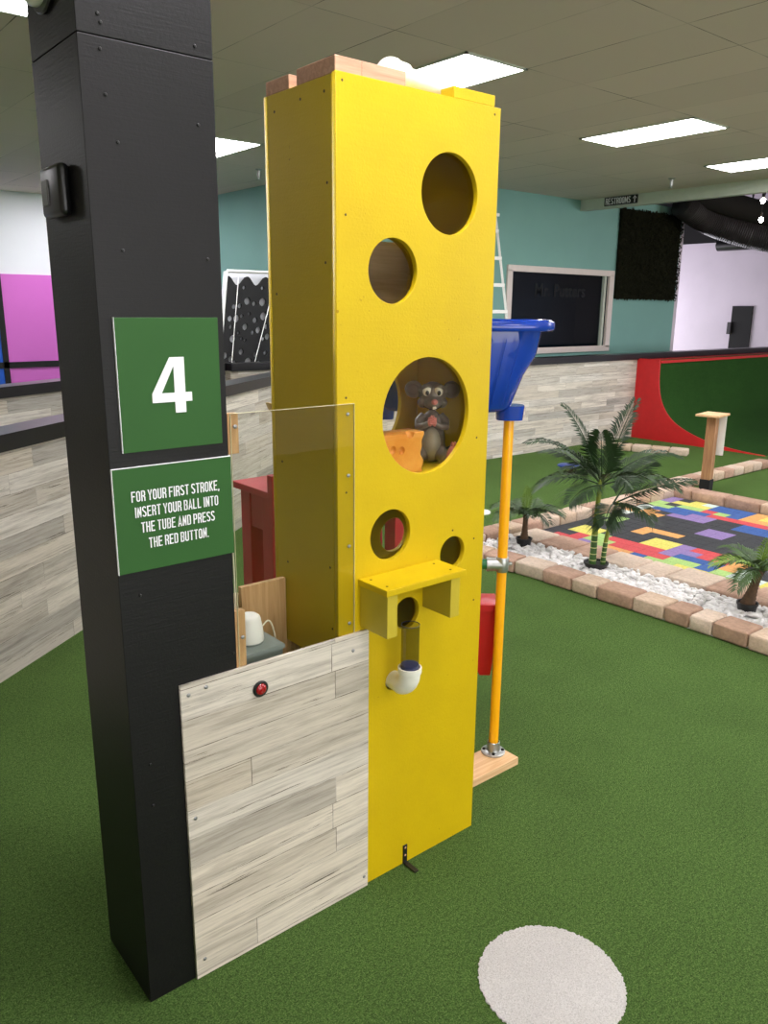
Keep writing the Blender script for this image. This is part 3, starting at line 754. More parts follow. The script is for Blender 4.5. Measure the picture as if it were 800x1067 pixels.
# hood over the tube hole
hd = B(); bx(hd, .073, .392, -.135, -.0006, 1.060, 1.080, .0015); hd = finish('hood', hd, M['yellow'], tw)
b = B(); bx(b, .080, .118, -.130, -.0006, .928, 1.0595, .0015); finish('side_block', b, M['yellow_pale'], hd)['label'] = 'paler yellow block'
b = B(); bx(b, .333, .371, -.130, -.0006, .932, 1.0595, .0015); finish('side_block', b, M['yellow_pale'], hd)['label'] = 'paler yellow block'
for p in ((.098, -.03), (.098, -.105), (.352, -.03), (.352, -.105)):
    b = B(); lathe(b, [(.004, 1.0802), (.004, 1.081)], (p[0], p[1], 0), 10); finish('screw', b, M['darkscrew'], hd)
# PVC pipe on top
t = thing('pvc_pipe', 'white plastic pipe with bulging cap lying on top of the yellow tower', 'pipe', (.35, .14, 2.47))
b = B(); tube(b, [(.25, .105, 2.502), (.60, .105, 2.468)], .028, 18); finish('pipe', b, M['pvc'], t, 40)
b = B(); ell(b, (.262, .10, 2.496), (.044, .042, .040)); tube(b, [(.26, .103, 2.498), (.315, .105, 2.494)], .037, 20); finish('end_cap', b, M['pvc'], t, 60)
# elbow and clear tube
t = thing('ball_tube', 'white pipe elbow holding an upright clear tube on the front of the yellow tower', 'tube', (.21, -.06, .70))
b = B(); P = [(.214, .012, .712), (.214, -.03, .712)]
for i in range(1, 9):
    a = PI/2*i/8; P.append((.214, -.03-.05*math.sin(a), .712+.05*(1-math.cos(a))))
P.append((.214, -.08, .775)); tube(b, P, [.0295]*2+[.0335]*8+[.0335], 22); lathe(b, [(.036, .765), (.0375, .77), (.0375, .785), (.033, .7852)], (.214, -.08, 0), 24, cap1=False)
finish('elbow', b, M['pvc'], t, 50)
b = B(); lathe(b, [(.0285, .776), (.0285, .925)], (.214, -.08, 0), 28, cap0=False, cap1=False); finish('clear_tube', b, M['smoke'], t, 60)
b = B(); lathe(b, [(.0278, .776), (.0278, .795)], (.214, -.08, 0), 24); finish('blue_insert', b, simple('blue_liner', rgb(84, 92, 150), .4), t, 40)
b = B()
for k_ in range(28):
    pass
lathe(b, [(.0275, .924), (.0290, .924), (.0290, .9265), (.0275, .9265)], (.214, -.08, 0), 28, cap0=False, cap1=False); finish('rim', b, M['screen'], t)
# L bracket
t = thing('corner_bracket', 'small black metal angle bracket at the foot of the yellow tower', 'bracket', (.277, -.02, 0))
b = B(); bx(b, .268, .286, -.004, -.0002, .002, .072, .001); bx(b, .268, .286, -.065, -.002, .002, .006, .001); finish('plate', b, M['blackplastic'], t)
screws(t, [(.277, -.004, .062), (.277, -.004, .032)], .004, 'rawboard', .0015)

# ---- mouse figurine (continuous body by remesh)
mx, my, mz = .50, .155, 1.364
mt = thing('mouse_figurine', 'grey cartoon mouse figurine with clasped hands inside the large round hole', 'figurine', (mx, my, mz))
fd = V((-.66, -.75, 0)).normalized(); rt = V((.75, -.66, 0)).normalized()   # facing the viewer's side; rt = image right
def L(a, bb, c): return V((mx, my, mz))+rt*a+fd*bb+V((0, 0, c))     # right, forward, up
Rm = Matrix((rt, -fd, V((0, 0, 1)))).transposed()
b = B()
ell(b, L(0, 0, .075), (.046, .042, .075), rot=Rm)       # pear body
ell(b, L(0, .0, .125), (.034, .031, .05), rot=Rm)
ell(b, L(0, .0, .045), (.050, .046, .045), rot=Rm)
ell(b, L(0, .008, .222), (.043, .038, .046), rot=Rm)    # head
ell(b, L(.002, .036, .200), (.030, .030, .022), rot=Rm) # muzzle
ell(b, L(-.03, .02, .20), (.02, .018, .018), rot=Rm); ell(b, L(.03, .02, .20), (.02, .018, .018), rot=Rm)
for s in (-1, 1):   # arms: shoulder -> elbow -> hands
    tube(b, [L(s*.026, .005, .158), L(s*.044, .012, .138), L(s*.046, .028, .122), L(s*.028, .045, .126), L(s*.008, .052, .138)], [.014, .015, .013, .011, .010], 12)
    ell(b, L(s*.062, -.006, .240), (.033, .008, .030), rot=Rm @ Matrix.Rotation(s*.35, 3, 'Z'))  # ears
    tube(b, [L(s*.03, .012, .222+.01), L(s*.045, -.002, .238)], [.012, .010], 10)
    ell(b, L(s*.034, .02, .028), (.022, .034, .028), rot=Rm)
body = finish('body', b, M['mouse'], mt)
md = body.modifiers.new('r', 'REMESH'); md.mode = 'VOXEL'; md.voxel_size = .0028; md.use_smooth_shade = True
ms = body.modifiers.new('s', 'SMOOTH'); ms.iterations = 6; ms.factor = .6
b = B(); ell(b, L(0, .017, .066), (.034, .034, .062), rot=Rm); finish('belly', b, M['belly'], mt, 180)
b = B(); ell(b, L(.006, .068, .207), (.0105, .010, .0095), rot=Rm); finish('nose', b, M['pinkskin'], mt, 180)
for s in (-1, 1):
    b = B(); ell(b, L(s*.019, .036, .241), (.0145, .013, .019), rot=Rm @ Matrix.Rotation(-s*.15, 3, 'Y')); ey = finish('eye', b, M['eye'], mt, 180)
    b = B(); ell(b, L(s*.019+.001, .0475, .234), (.006, .004, .008), rot=Rm); finish('pupil', b, M['pupil'], ey, 180)
    b = B(); ell(b, L(s*.020, .034, .250), (.0165, .013, .013), rot=Rm); finish('eyelid', b, M['mouse'], mt, 180)
    b = B(); ell(b, L(s*.064, -.0005, .239), (.022, .005, .020), rot=Rm @ Matrix.Rotation(s*.35, 3, 'Z')); finish('inner_ear', b, simple('inner_ear_grey', rgb(96, 84, 82), .4), mt, 180)
    b = B()
    ell(b, L(s*.007, .056, .140), (.008, .009, .014), rot=Rm)
    for k_ in range(4):
        z = .152-k_*.006
        tube(b, [L(s*.012, .056, z), L(s*.004, .066, z+.002), L(-s*.006, .066, z+.003)], [.0036, .0036, .003], 8)
    tube(b, [L(s*.008, .056, .150), L(s*.002, .062, .162)], [.0038, .003], 8)
    finish('hand', b, M['pinkskin'], mt, 60)
    b = B(); ell(b, L(s*.066, .040, .034), (.016, .012, .034), rot=Rm @ Matrix.Rotation(s*.30, 3, 'Y'))
    for k_ in (-1, 0, 1): ell(b, L(s*.077+k_*.009, .040, .066), (.0055, .008, .009), rot=Rm)
    finish('foot', b, M['pinkskin'], mt, 60)
b = B(); bx(b, -.006, .006, -.002, .002, -.006, .006, .002); 
for v in b.verts: v.co = L(.006+v.co.x, .062+v.co.y, .186+v.co.z)
finish('teeth', b, M['eye'], mt)
b = B(); P = [L(-.030, .050, .192), L(-.012, .062, .184), L(.006, .066, .182), L(.022, .058, .188), L(.03, .048, .196)]
tube(b, smoothpts(P, 4), .0013, 6); finish('mouth', b, M['pupil'], mt, 60)
b = B(); tube(b, smoothpts([L(0, -.045, .02), L(.04, -.06, .03), L(.085, -.03, .06), L(.10, .01, .10)], 6), [.006-.0002*i for i in range(19)], 10); finish('tail', b, M['mouse'], mt, 60)
# ---- cheese props
def wedge(name, x0_, x1_, y0_, y1_, z0_, z1_, label, hs):
    b = B(); n = 14
    outline = []
    for i in range(n+1):
        z = z0_+(z1_-z0_)*i/n; outline.append((x1_-.010*math.exp(-((z-z0_-.55*(z1_-z0_))/.022)**2)-.004*math.sin(i*1.3), z))
    lp = [(x0_, z0_)]+outline+[(x0_, z1_)]
    b = sheet([lp]+[], y1_-y0_, xz((y0_+y1_)/2), .004)
    o = single(name, b, M['cheese'], label, 'cheese', ((x0_+x1_)/2, (y0_+y1_)/2, z0_))
    o.data.materials.append(M['cheese'])
    # bite out round holes with a boolean
    for hx, hy, hz, hr in hs:
        c = B(); ell(c, (hx, hy, hz), (hr, hr, hr), 20, 12); cm = finish('cutter', c, M['cheese'])
        mo = o.modifiers.new('h', 'BOOLEAN'); mo.operation = 'DIFFERENCE'; mo.object = cm; mo.solver = 'EXACT'
        dg = bpy.context.evaluated_depsgraph_get(); dg.update()
        me = bpy.data.meshes.new_from_object(o.evaluated_get(dg)); o.modifiers.clear(); o.data = me
        bpy.data.objects.remove(cm)
    return o
wedge('cheese_wedge', .19, .365, .045, .125, 1.364, 1.492, 'orange block of toy cheese in front of the mouse figurine',
      [(.31, .05, 1.49, .016), (.275, .045, 1.44, .013), (.24, .04, 1.445, .014), (.35, .06, 1.50, .01)])
wedge('cheese_wedge', .09, .26, .128, .20, 1.364, 1.500, 'orange block of toy cheese half hidden behind the front one', [(.2, .13, 1.5, .012)])

# ============================================================ behind acrylic: grey box, puck, boards
t = thing('wood_screen_board', 'two raw boards standing behind the acrylic beside the yellow tower', 'boards', (-.1, .3, .6))
b = B(); bx(b, -.165, -.004, .28, .298, .60, 1.025, .001); finish('board', b, M['pine_v'], t)
b = B(); bx(b, -.34, -.160, .300, .315, .60, 1.000, .001); finish('board', b, M['ply'], t)
b = B(); bx(b, -.34, -.004, .27, .30, .56, .60, .001); finish('batten', b, M['pine'], t)
gx = thing('grey_box', 'grey painted box behind the acrylic carrying the white router', 'box', (-.24, .14, 0))
b = B(); bx(b, -.335, -.175, .03, .20, .0, .917, .002); finish('case', b, M['grey'], gx)
b = B(); bx(b, -.338, -.170, .025, .205, .917, .930, .002); finish('lid', b, M['grey'], gx)
t = thing('wifi_router', 'small rounded white router standing on the grey box', 'router', (-.243, .10, .93))
b = B(); lathe(b, [(.041, .936), (.042, .940), (.040, .965), (.034, 1.0), (.031, 1.008), (.024, 1.013), (.010, 1.015)], (-.243, .10, 0), 32); finish('housing', b, M['whiteplastic'], t, 50)
b = B(); lathe(b, [(.039, .930), (.041, .936)], (-.243, .10, 0), 32); finish('base', b, M['grey'], t)
b = B(); tube(b, smoothpts([(-.19, .12, .955), (-.165, .13, .965), (-.150, .13, .95), (-.145, .12, .90), (-.15, .11, .80)], 5), .0028, 8)
single('cable', b, M['cable'], 'thin cream cable looping from the white router', 'cable', (-.17, .12, .9), smooth=60)
b = B(); tube(b, smoothpts([(-.328, .026, 1.48), (-.327, .024, 1.3), (-.325, .024, 1.12), (-.327, .024, 1.08)], 5), .002, 8)
single('cable', b, M['cable'], 'thin cream wire running down between the two battens', 'cable', (-.327, .024, 1.08), smooth=60)

# ============================================================ pole rig behind tower
px_, py_ = 1.0, .262
D = V((-.772, .635, 0)); N2 = V((.635, .772, 0))
rig = thing('pole_frame', 'amber yellow pole frame with green cross pipe carrying the blue tub', 'frame', (px_, py_, 0))
b = B(); bx(b, .66, 1.052, .165, .305, .002, .036, .002); finish('base_plank', b, M['pine'], rig)['label'] = 'raw pine plank under the pole'
b = B(); tube(b, [(px_, py_, .05), (px_, py_, 1.455)], .0195, 24); finish('pole', b, M['orangepole'], rig, 50)
def flange(x, y, z0_):
    b = B(); lathe(b, [(.050, z0_), (.051, z0_+.007), (.046, z0_+.010), (.030, z0_+.013), (.027, z0_+.02), (.0265, z0_+.050), (.024, z0_+.052)], (x, y, 0), 30, cap1=False)
    f_ = finish('flange', b, M['steel'], rig, 40)
    for k_ in range(4):
        a = PI/4+k_*PI/2; b = B(); lathe(b, [(.007, z0_+.010), (.007, z0_+.015), (.003, z0_+.017)], (x+.039*math.cos(a), y+.039*math.sin(a), 0), 10); finish('bolt', b, M['darkceil'], f_, 40)
flange(px_, py_, .036)
q2 = V((px_, py_, 0))+D*.52
b = B(); tube(b, [(q2.x, q2.y, .01), (q2.x, q2.y, 1.455)], .0195, 24); finish('pole', b, M['orangepole'], rig, 50); flange(q2.x, q2.y, 0.001)
gp = V((px_, py_, .874))
b = B(); tube(b, [gp+D*.04, gp+D*.66], .021, 20); finish('cross_pipe', b, M['greenpipe'], rig, 50)
b = B(); lathe(b, [(.0245, .845), (.026, .848), (.026, .902), (.0245, .905)], (px_, py_, 0), 24); tube(b, [gp, gp+D*.055], .0265, 20); tube(b, [gp+D*.0535, gp+D*.062], .028, 20)
tube(b, [gp+V((.02, -.01, .0)), gp+V((.036, -.018, 0))], .007, 10); finish('clamp', b, M['steel'], rig, 40)
def srect(c, hl, hw, z, n=48, e=3.2):
    out = []
    for i in range(n):
        a = 2*PI*i/n; ca, sa = math.cos(a), math.sin(a)
        u = hl*math.copysign(abs(ca)**(2/e), ca); w_ = hw*math.copysign(abs(sa)**(2/e), sa)
        p = V(c)+D*u+N2*w_; out.append(V((p.x, p.y, z)))
    return out
tc_ = V((px_, py_, 0))+D*.245+N2*.0
t = thing('blue_tub', 'large deep blue plastic tub on top of the amber pole frame', 'tub', (tc_.x, tc_.y, 1.49))
b = B()
R_ = [srect(tc_, .225, .10, 1.492), srect(tc_, .245, .115, 1.51), srect(tc_, .285, .130, 1.62), srect(tc_, .325, .146, 1.74), srect(tc_, .332, .148, 1.785), srect(tc_, .385, .168, 1.787),
      srect(tc_, .392, .172, 1.795), srect(tc_, .390, .171, 1.818), srect(tc_, .375, .162, 1.826), srect(tc_, .350, .148, 1.815), srect(tc_, .33, .138, 1.70), srect(tc_, .22, .09, 1.505)]
loft(b, R_); finish('shell', b, M['blue'], t, 50)
for s in (-1, 1):
    b = B(); c = tc_+D*(-.205)
    loft(b, [srect(tc_-D*(.245-.012)*-s if False else tc_+D*(s*.245), .050, .045, 1.455, 24), srect(tc_+D*(s*.245), .055, .05, 1.51, 24)]); finish('foot', b, M['blue'], t, 40)
for a in range(-5, 6):
    b = B(); u = a*.05; tube(b, [tc_+D*u*.8-N2*.117+V((0, 0, 1.52)), tc_+D*u-N2*.152+V((0, 0, 1.76))], .002, 6); finish('rib', b, M['blue'], t, 60)
# red chute hanging under green pipe
t = thing('red_chute', 'red plastic chute hanging beside the amber pole behind the tower', 'chute', (.93, .31, .45))
b = B(); cc = V((1.045, .345, 0))
def rq(c, a0, a1, w0, w1, z): return [V(c)+D*a0+N2*w0+V((0, 0, z)), V(c)+D*a1+N2*w0+V((0, 0, z)), V(c)+D*a1+N2*w1+V((0, 0, z)), V(c)+D*a0+N2*w1+V((0, 0, z))]
loft(b, [rq(cc, 0, .045, -.03, .03, .36), rq(cc, -.005, .075, -.04, .04, .42), rq(cc, -.01, .22, -.06, .06, .66), rq(cc, -.018, .235, -.07, .07, .663), rq(cc, -.018, .235, -.07, .07, .69), rq(cc, -.01, .22, -.055, .055, .695), rq(cc, .12, .2, -.03, .03, .70), rq(cc, .12, .2, -.03, .03, .853)])
finish('body', b, M['redplastic'], t, 40)
# red stand
t = thing('red_stand', 'red painted wooden stand seen through the acrylic beside the tower', 'stand', (.75, 1.1, 0))
X0, X1, Y0, Y1, ZT = .40, 1.15, 1.0, 1.28, 1.12
b = B(); bx(b, X0-.03, X1+.03, Y0-.02, Y1+.02, ZT-.03, ZT, .003); finish('top', b, M['redpaint'], t)
for x in (X0, X1-.07):
    for y in (Y0+.02, Y1-.08):
        b = B(); bx(b, x, x+.07, y, y+.08, 0, ZT-.03, .003); finish('leg', b, M['redpaint'], t)
b = B(); bx(b, X0+.005, X0+.03, Y0+.09, Y1-.08, .93, ZT-.03); bx(b, X0+.07, X1-.07, Y1-.06, Y1-.03, .90, ZT-.03); bx(b, X0+.07, X1-.07, Y0+.03, Y0+.05, .93, ZT-.03); finish('apron', b, M['redpaint'], t)
b = B(); bx(b, .355, .50, .938, .979, .985, 1.20, .003); finish('front_block', b, M['redpaint'], t)
b = B(); bx(b, X0+.09, X0+.24, Y0+.06, Y0+.08, .30, 1.0, .003); finish('inner_board', b, M['redpaint'], t)
# brass dish on the stand
t = thing('metal_dish', 'small tilted brassy dish on a stem peeking out left of the tower', 'dish', (.52, 1.24, 1.12))
b = B(); lathe(b, [(.008, 0), (.03, .004), (.06, .022), (.075, .04), (.073, .042), (.056, .026), (.004, .006)], (0, 0, 0), 26)
for v in b.verts: v.co = Matrix.Rotation(.35, 3, 'Y') @ v.co*1.35+V((.585, 1.20, 1.375))
finish('dish', b, M['gold'], t, 40)
b = B(); tube(b, [(.585, 1.20, 1.12), (.585, 1.20, 1.38)], .008, 8); lathe(b, [(.035, 1.12), (.035, 1.13), (.01, 1.135)], (.585, 1.20, 0), 16); finish('stem', b, M['steel'], t, 40)

# ============================================================ white turf dot + discs
b = B(); C0 = V((.275, -.645, 0)); n = 260
ring = []; ring2 = []
for i in range(n):
    a = 2*PI*i/n; r_ = .207+random.uniform(-.0035, .0035)
    ring.append(b.verts.new(C0+V((r_*math.cos(a), r_*math.sin(a), .0))))
    ring2.append(b.verts.new(C0+V((r_*math.cos(a), r_*math.sin(a), .004))))
b.faces.new(ring2)
for i in range(n): b.faces.new((ring[i], ring[(i+1) % n], ring2[(i+1) % n], ring2[i]))
single('tee_marker', b, M['turf_white'], 'round white turf tee spot in the green turf at the front', 'tee marker', (.275, -.645, 0))
def disc(x, y, r, mat, label, name='floor_disc'):
    b = B(); lathe(b, [(r, 0.001), (r, .012), (r*.94, .018), (r*.2, .020), (.001, .020)], (x, y, 0), 32)
    single(name, b, mat, label, 'disc', (x, y, 0), smooth=40)
disc(4.04, 3.27, .095, M['whiteplastic'], 'flat white disc on the turf just right of the yellow tower')
disc(6.6, 4.24, .14, M['bluetag'], 'flat blue disc on the turf left of the tall palm')

# ============================================================ planting bed
def paver(x, y, ang, ln, wd, ht, mi, label, group, z=0.0, taper=0.0):
    b = B(); bx(b, -ln/2, ln/2, -wd/2, wd/2, 0, ht, min(.018, ht*.25), 3)
    for v in b.verts:
        v.co.x += random.uniform(-.003, .003); v.co.y += random.uniform(-.003, .003); v.co.z += random.uniform(-.002, .002) if v.co.z > .02 else 0
        if taper: v.co.x *= 1+taper*v.co.y
    o = finish('edging_paver', b, PAV[mi], smooth=50)
    o.location = (x, y, z+.001); o.rotation_euler = (0, 0, ang)
    tag(o, label, 'paver', group)
ords = ['first', 'second', 'third', 'fourth', 'fifth', 'sixth', 'seventh', 'eighth', 'ninth', 'tenth', 'eleventh', 'twelfth', 'thirteenth', 'fourteenth', 'fifteenth', 'sixteenth', 'seventeenth', 'eighteenth', 'nineteenth', 'twentieth', 'twenty-first', 'twenty-second']
# front row, along y, bowed
def frontx(y): return 2.962+.012*math.sin(y*3)-(.18*(y-1.75)**1 if y > 1.75 else 0)+(.05*(-y) if y < 0 else 0)
y = 2.38; i = 0
front_lens = [.22, .27, .26, .25, .20, .27, .22, .17, .15, .22, .24, .22, .22, .22]
cols = [0, 1, 2, 1, 0, 3, 0, 3, 2, 3, 0, 1, 2, 0]
for i, ln in enumerate(front_lens):
    yc = y-ln/2; dx = (frontx(yc+.1)-frontx(yc-.1))/.2
    paver(frontx(yc)+.10, yc, PI/2-math.atan(dx), ln-.006, .19, .098, cols[i], 'tumbled tan stone block, %s in the curved front edging counted from the tower' % ords[i], 'front edging of the gravel bed')
    y -= ln
# second row between gravel and rubber tiles
y = 2.44
for i in range(12):
    ln = random.choice([.24, .27, .3]); yc = y-ln/2
    x = 3.69+(.05 if yc < 1.0 else 0)+(.03 if yc < .5 else 0)
    paver(x, yc, PI/2, ln-.005, .31, .072, random.choice([0, 1, 1, 2]), 'flat tan stone slab, %s between gravel and rubber tiles from the far corner' % ords[i], 'inner slabs beside the rubber tiles')
    y -= ln
# back row along x
x = 2.60
for i in range(15):
    ln = .235; 
    paver(x+ln/2, 2.585, 0, ln-.006, .18, .098, [1, 0, 2, 3, 0, 1, 2, 0, 2, 1, 0, 2, 1, 0, 2][i], 'tan stone block, %s from the left in the back edging' % ords[i], 'back edging of the bed')
    x += ln
x = 6.27
for i in range(10):
    ln = .225
    paver(x+ln/2, 2.745, 0.01, ln-.006, .17, .098, [0, 2, 1, 2, 0, 1, 2, 0, 2, 1][i], 'pale stone block, %s from the wooden post in the edging row behind it' % ords[i], 'far edging past the post')
    x += ln
y = 2.66
for i in range(8):
    ln = .35
    paver(6.17, y-ln/2, PI/2, ln-.006, .19, .11, [1, 1, 3, 0, 3, 1, 0, 1][i], 'brown stone block, %s in the right edging of the rubber tiles from the far corner' % ords[i], 'right edging of the rubber tiles')
    y -= ln
for i in range(5):
    ln = .24; p = V((8.05, 4.75, 0)).lerp(V((8.42, 3.85, 0)), i/4)
    paver(p.x, p.y, math.atan2(-.9, .37), ln-.006, .17, .09, [2, 0, 2, 0, 2][i], 'pale stone block, %s from the wall in the loose row before the red ramp' % ords[i], 'loose row before the ramp')
for i in range(6):
    ln = .23; y_ = 2.62-ln*(i+.5)
    paver(8.62, y_, PI/2+.02, ln-.006, .17, .098, [1, 0, 2, 3, 0, 2][i], 'stone block, %s in the row turning toward the viewer at the right edge' % ords[i], 'far right edging')
# gravel bed
b = B(); bx(b, 3.0, 3.56, -.8, 2.50, .0, .024)
base_ico = B(); bmesh.ops.create_icosphere(base_ico, subdivisions=1, radius=1); icv = [v.co.copy() for v in base_ico.verts]; icf = [[v.index for v in f.verts] for f in base_ico.faces]; base_ico.free()
for i in range(2300):
    y = random.uniform(-.75, 2.47); xa = frontx(y)+.19; xb = 3.56
    if y > 1.9: xb = 3.56
    x = random.uniform(xa, xb); z = .036+random.uniform(0, .022)
    s = random.uniform(.015, .029); mr = Matrix.Rotation(random.uniform(0, 6), 3, 'Z') @ Matrix.Rotation(random.uniform(-.6, .6), 3, 'X')
    sc = V((s*random.uniform(1.1, 1.5), s, s*random.uniform(.5, .75)))
    vs = [b.verts.new(V((x, y, z))+mr @ V((v.x*sc.x*random.uniform(.88, 1.12), v.y*sc.y, v.z*sc.z))) for v in icv]
    for f_ in icf: b.faces.new([vs[k_] for k_ in f_])
single('white_gravel', b, M['stone'], 'bed of loose white pebbles around the three palms', 'gravel', (3.3, 1, 0), smooth=60, kind='stuff')
# rubber tiles
grid = {}
def st(ch, s):
    for a in s.split():
        j, i_ = a.split('.'); grid[(int(j), int(i_))] = ch
st('r', '1.0 2.0 2.1 4.2 5.1 5.2 6.1 6.2 7.1 7.2 8.1 9.4 10.3 10.4 11.3 11.4 4.14 5.13 6.13 7.13 8.13 9.13 10.13 15.3')
st('y', '1.2 1.3 2.2 2.3 6.3 6.4 7.3 7.4 10.0 11.0 1.15 2.15 2.16 3.15 3.16 8.15 8.16 9.15 12.4')
st('p', '3.0 8.2 8.3 8.4 9.3 0.15 0.16 4.11 4.12 5.11 5.12 3.11 7.8 8.8 8.9 7.9')
st('g', '3.1 3.2 4.1 4.0 1.6 1.7 0.7 8.0 9.0 9.1 10.1 12.0 12.1 13.0 14.0 0.13 0.14 1.13 2.14 3.14 4.14 5.14 9.14')
st('o', '6.0 5.0 4.5 4.6 5.6 6.6 12.2 12.3 1.10 1.11 2.10 0.10 7.14 7.15 7.16 8.14 3.4')
del grid[(3, 4)]
st('b', '7.0 9.2 10.2 11.1 11.2 1.12 2.12 2.13 3.12 3.13 4.13 4.15 5.15 5.16 6.14 6.15 6.16 4.16 8.11 8.12 9.11 9.12 10.12 10.11')
st('w', '0.9 0.11 0.12 13.1 14.1 13.2')
grid[(4, 14)] = 'r'; grid[(3, 16)] = 'w'; grid[(0, 12)] = 'w'
order = list(TC)
b = B(); s = .125
for j in range(26):
    for i in range(17):
        ch = grid.get((j, i))
        if ch is None: ch = 'k' if j < 15 else random.choice('kkrbgyopk')
        X = 3.925+s*i; Y = 2.485-s*j
        if i == 0: X -= .07
        bx(b, X+.0015, 3.925+s*(i+1)-.0015, Y-s+.0015, Y-.0015, .001, .02, mi=order.index(ch))
b2 = single('rubber_tile_floor', b, [RUB[c] for c in order], 'bed floor of small square rubber tiles in red, yellow, blue, green and charcoal', 'tiled floor', (5, 1.5, 0))

# ============================================================ palms
def frond(b, base, dirv, length, droop, nl, ll, wd, up=.3, vee=.5):
    """one feathered frond: rachis and paired blades"""
    d = V(dirv).normalized(); pts = []
    p = V(base); cur = d.copy(); n = 12; step = length/n
    for i in range(n+1):
        pts.append(p.copy()); p = p+cur*step; cur = (cur+V((0, 0, -droop*(.4+i/n)))*1.0/n*2).normalized()
    tube(b, pts, [.006*(1-.8*i/n)+.001 for i in range(n+1)], 5)
    for k_ in range(nl):
        f_ = .15+.85*k_/(nl-1); idx = min(int(f_*n), n-1); fr = f_*n-idx; q = pts[idx].lerp(pts[idx+1], fr)
        tng = (pts[idx+1]-pts[idx]).normalized(); side = tng.cross(V((0, 0, 1)))
        if side.length < .1: side = V((1, 0, 0))
        side.normalize(); upv = side.cross(tng).normalized()
        l_ = ll*(math.sin(PI*min(1, .18+.75*f_))**.7)*random.uniform(.85, 1.1)
        for sg in (-1, 1):
            dd = (side*sg*.85+tng*(.55+.5*f_)+upv*vee*random.uniform(.3, .8)).normalized()
            e1 = q+dd*l_*.5; e2 = q+dd*l_+V((0, 0, -l_*.28)); wv = tng*wd
            b.faces.new([b.verts.new(q), b.verts.new(e1+wv*.5), b.verts.new(e2), b.verts.new(e1-wv*.5)])

def pot(t, x, y, r, z0_, hgt):
    b = B(); lathe(b, [(r*.82, z0_), (r*.97, z0_+hgt*.8), (r*1.05, z0_+hgt*.82), (r*1.05, z0_+hgt), (r*.92, z0_+hgt), (r*.88, z0_+hgt*.8), (.01, z0_+hgt*.8)], (x, y, 0), 22)
    finish('pot', b, M['blackplastic'], t, 40)

def small_palm(x, y, zt, label, nf, flen, mats, lean=(0, 0), tr=.035):
    t = thing('potted_palm', label, 'palm', (x, y, .04), 'palms in the gravel bed'); pot(t, x, y, .062, .035, .075)
    b = B(); pts = []; rs = []
    N = 22
    for i in range(N+1):
        f_ = i/N; pts.append((x+lean[0]*f_, y+lean[1]*f_, .09+(zt-.09)*f_)); rs.append(tr*(1-.45*math.sin(PI*f_*.75))*(1+.12*(i % 2)))
    tube(b, pts, rs, 12); finish('trunk', b, M['trunk'], t, 60)
    c = V((x+lean[0], y+lean[1], zt-.01))
    for k_ in range(nf):
        a = 2*PI*k_/nf+random.uniform(-.2, .2); el = random.uniform(.25, 1.0)
        b = B(); frond(b, c, (math.cos(a), math.sin(a), el), flen*random.uniform(.8, 1.1), .75, 20, flen*.45, .019)
        finish('frond', b, M[random.choice(mats)], t)
    for k_ in range(2):
        b = B(); frond(b, c, (random.uniform(-.2, .2), random.uniform(-.2, .2), 1), flen*.75, .1, 12, flen*.22, .012); finish('frond', b, M['leaflight'], t)
small_palm(3.43, 2.21, .30, 'small potted palm at the far end of the gravel, nearest the tower', 15, .30, ['leaf', 'leaf', 'leafdark'], (.01, 0))
small_palm(3.43, .39, .33, 'small potted palm at the right picture edge with a thick ringed trunk', 17, .30, ['leaf', 'leaf', 'leaflight'], (.02, -.04), .045)
t = thing('potted_palm', 'tall potted palm with two green cane stems in the middle of the gravel', 'palm', (3.40, 1.50, .04), 'palms in the gravel bed')
pot(t, 3.40, 1.50, .085, .03, .065)
random.seed(3)
for (dx, dy, r_, zt, lx, ly) in ((-.018, .018, .026, .70, .02, .0), (.034, -.034, .019, .55, .05, -.05)):
    x = 3.40+dx; y = 1.50+dy
    b = B(); P = []; R2 = []; N = 40
    for i in range(N+1):
        f_ = i/N; P.append((x+lx*f_*f_, y+ly*f_*f_, .08+(zt-.08)*f_)); R2.append(r_*(1-.45*f_))
    cut = 14
    tube(b, P[cut:], R2[cut:], 14); st_ = finish('stem', b, M['cane'], t, 60)
    b = B(); tube(b, P[:cut+1], R2[:cut+1], 14); finish('lower_stem', b, M['canedark'], t, 60)
    for i in (2, 5, 8, 11, 14):
        b = B(); lathe(b, [(R2[i]+.0015, -.003), (R2[i]+.002, 0), (R2[i]+.0015, .003)], P[i], 14); finish('stem_ring', b, M['canering'], t, 60)
Rv = V((.773, -.634, 0)); Fv = V((.62, .75, 0))
top1 = V((3.41, 1.51, .66)); top2 = V((3.46, 1.44, .53))
# (base, right, depth, up, length, droop, blade)
for (bs, a, dp, up, ln, dr) in ((top1, .30, .1, 1.0, .62, .25), (top1, -.35, .2, 1.0, .62, .45), (top1, -.75, -.1, .95, .66, .75), (top1, -.9, .1, .35, .48, .75), (top1, -.15, -.3, 1.0, .42, .3),
                                (top1, .8, .1, .75, .60, .7), (top1, .75, -.3, .35, .52, .6), (top1, -.5, -.5, .1, .42, .5), (top2, .95, -.1, .5, .55, .25), (top2, .6, .3, .9, .42, .5),
                                (top2, .5, -.6, .2, .34, .7), (top1, -.6, .5, .7, .5, .6), (top1, .2, -.6, .5, .4, .9), (top1, -.3, .6, .4, .4, .8), (top2, -.3, -.6, .0, .25, .7)):
    b = B(); frond(b, bs, Rv*a+Fv*dp+V((0, 0, up)), ln, dr, 34, .21, .019, vee=.35); finish('frond', b, M['leafdark'], t)

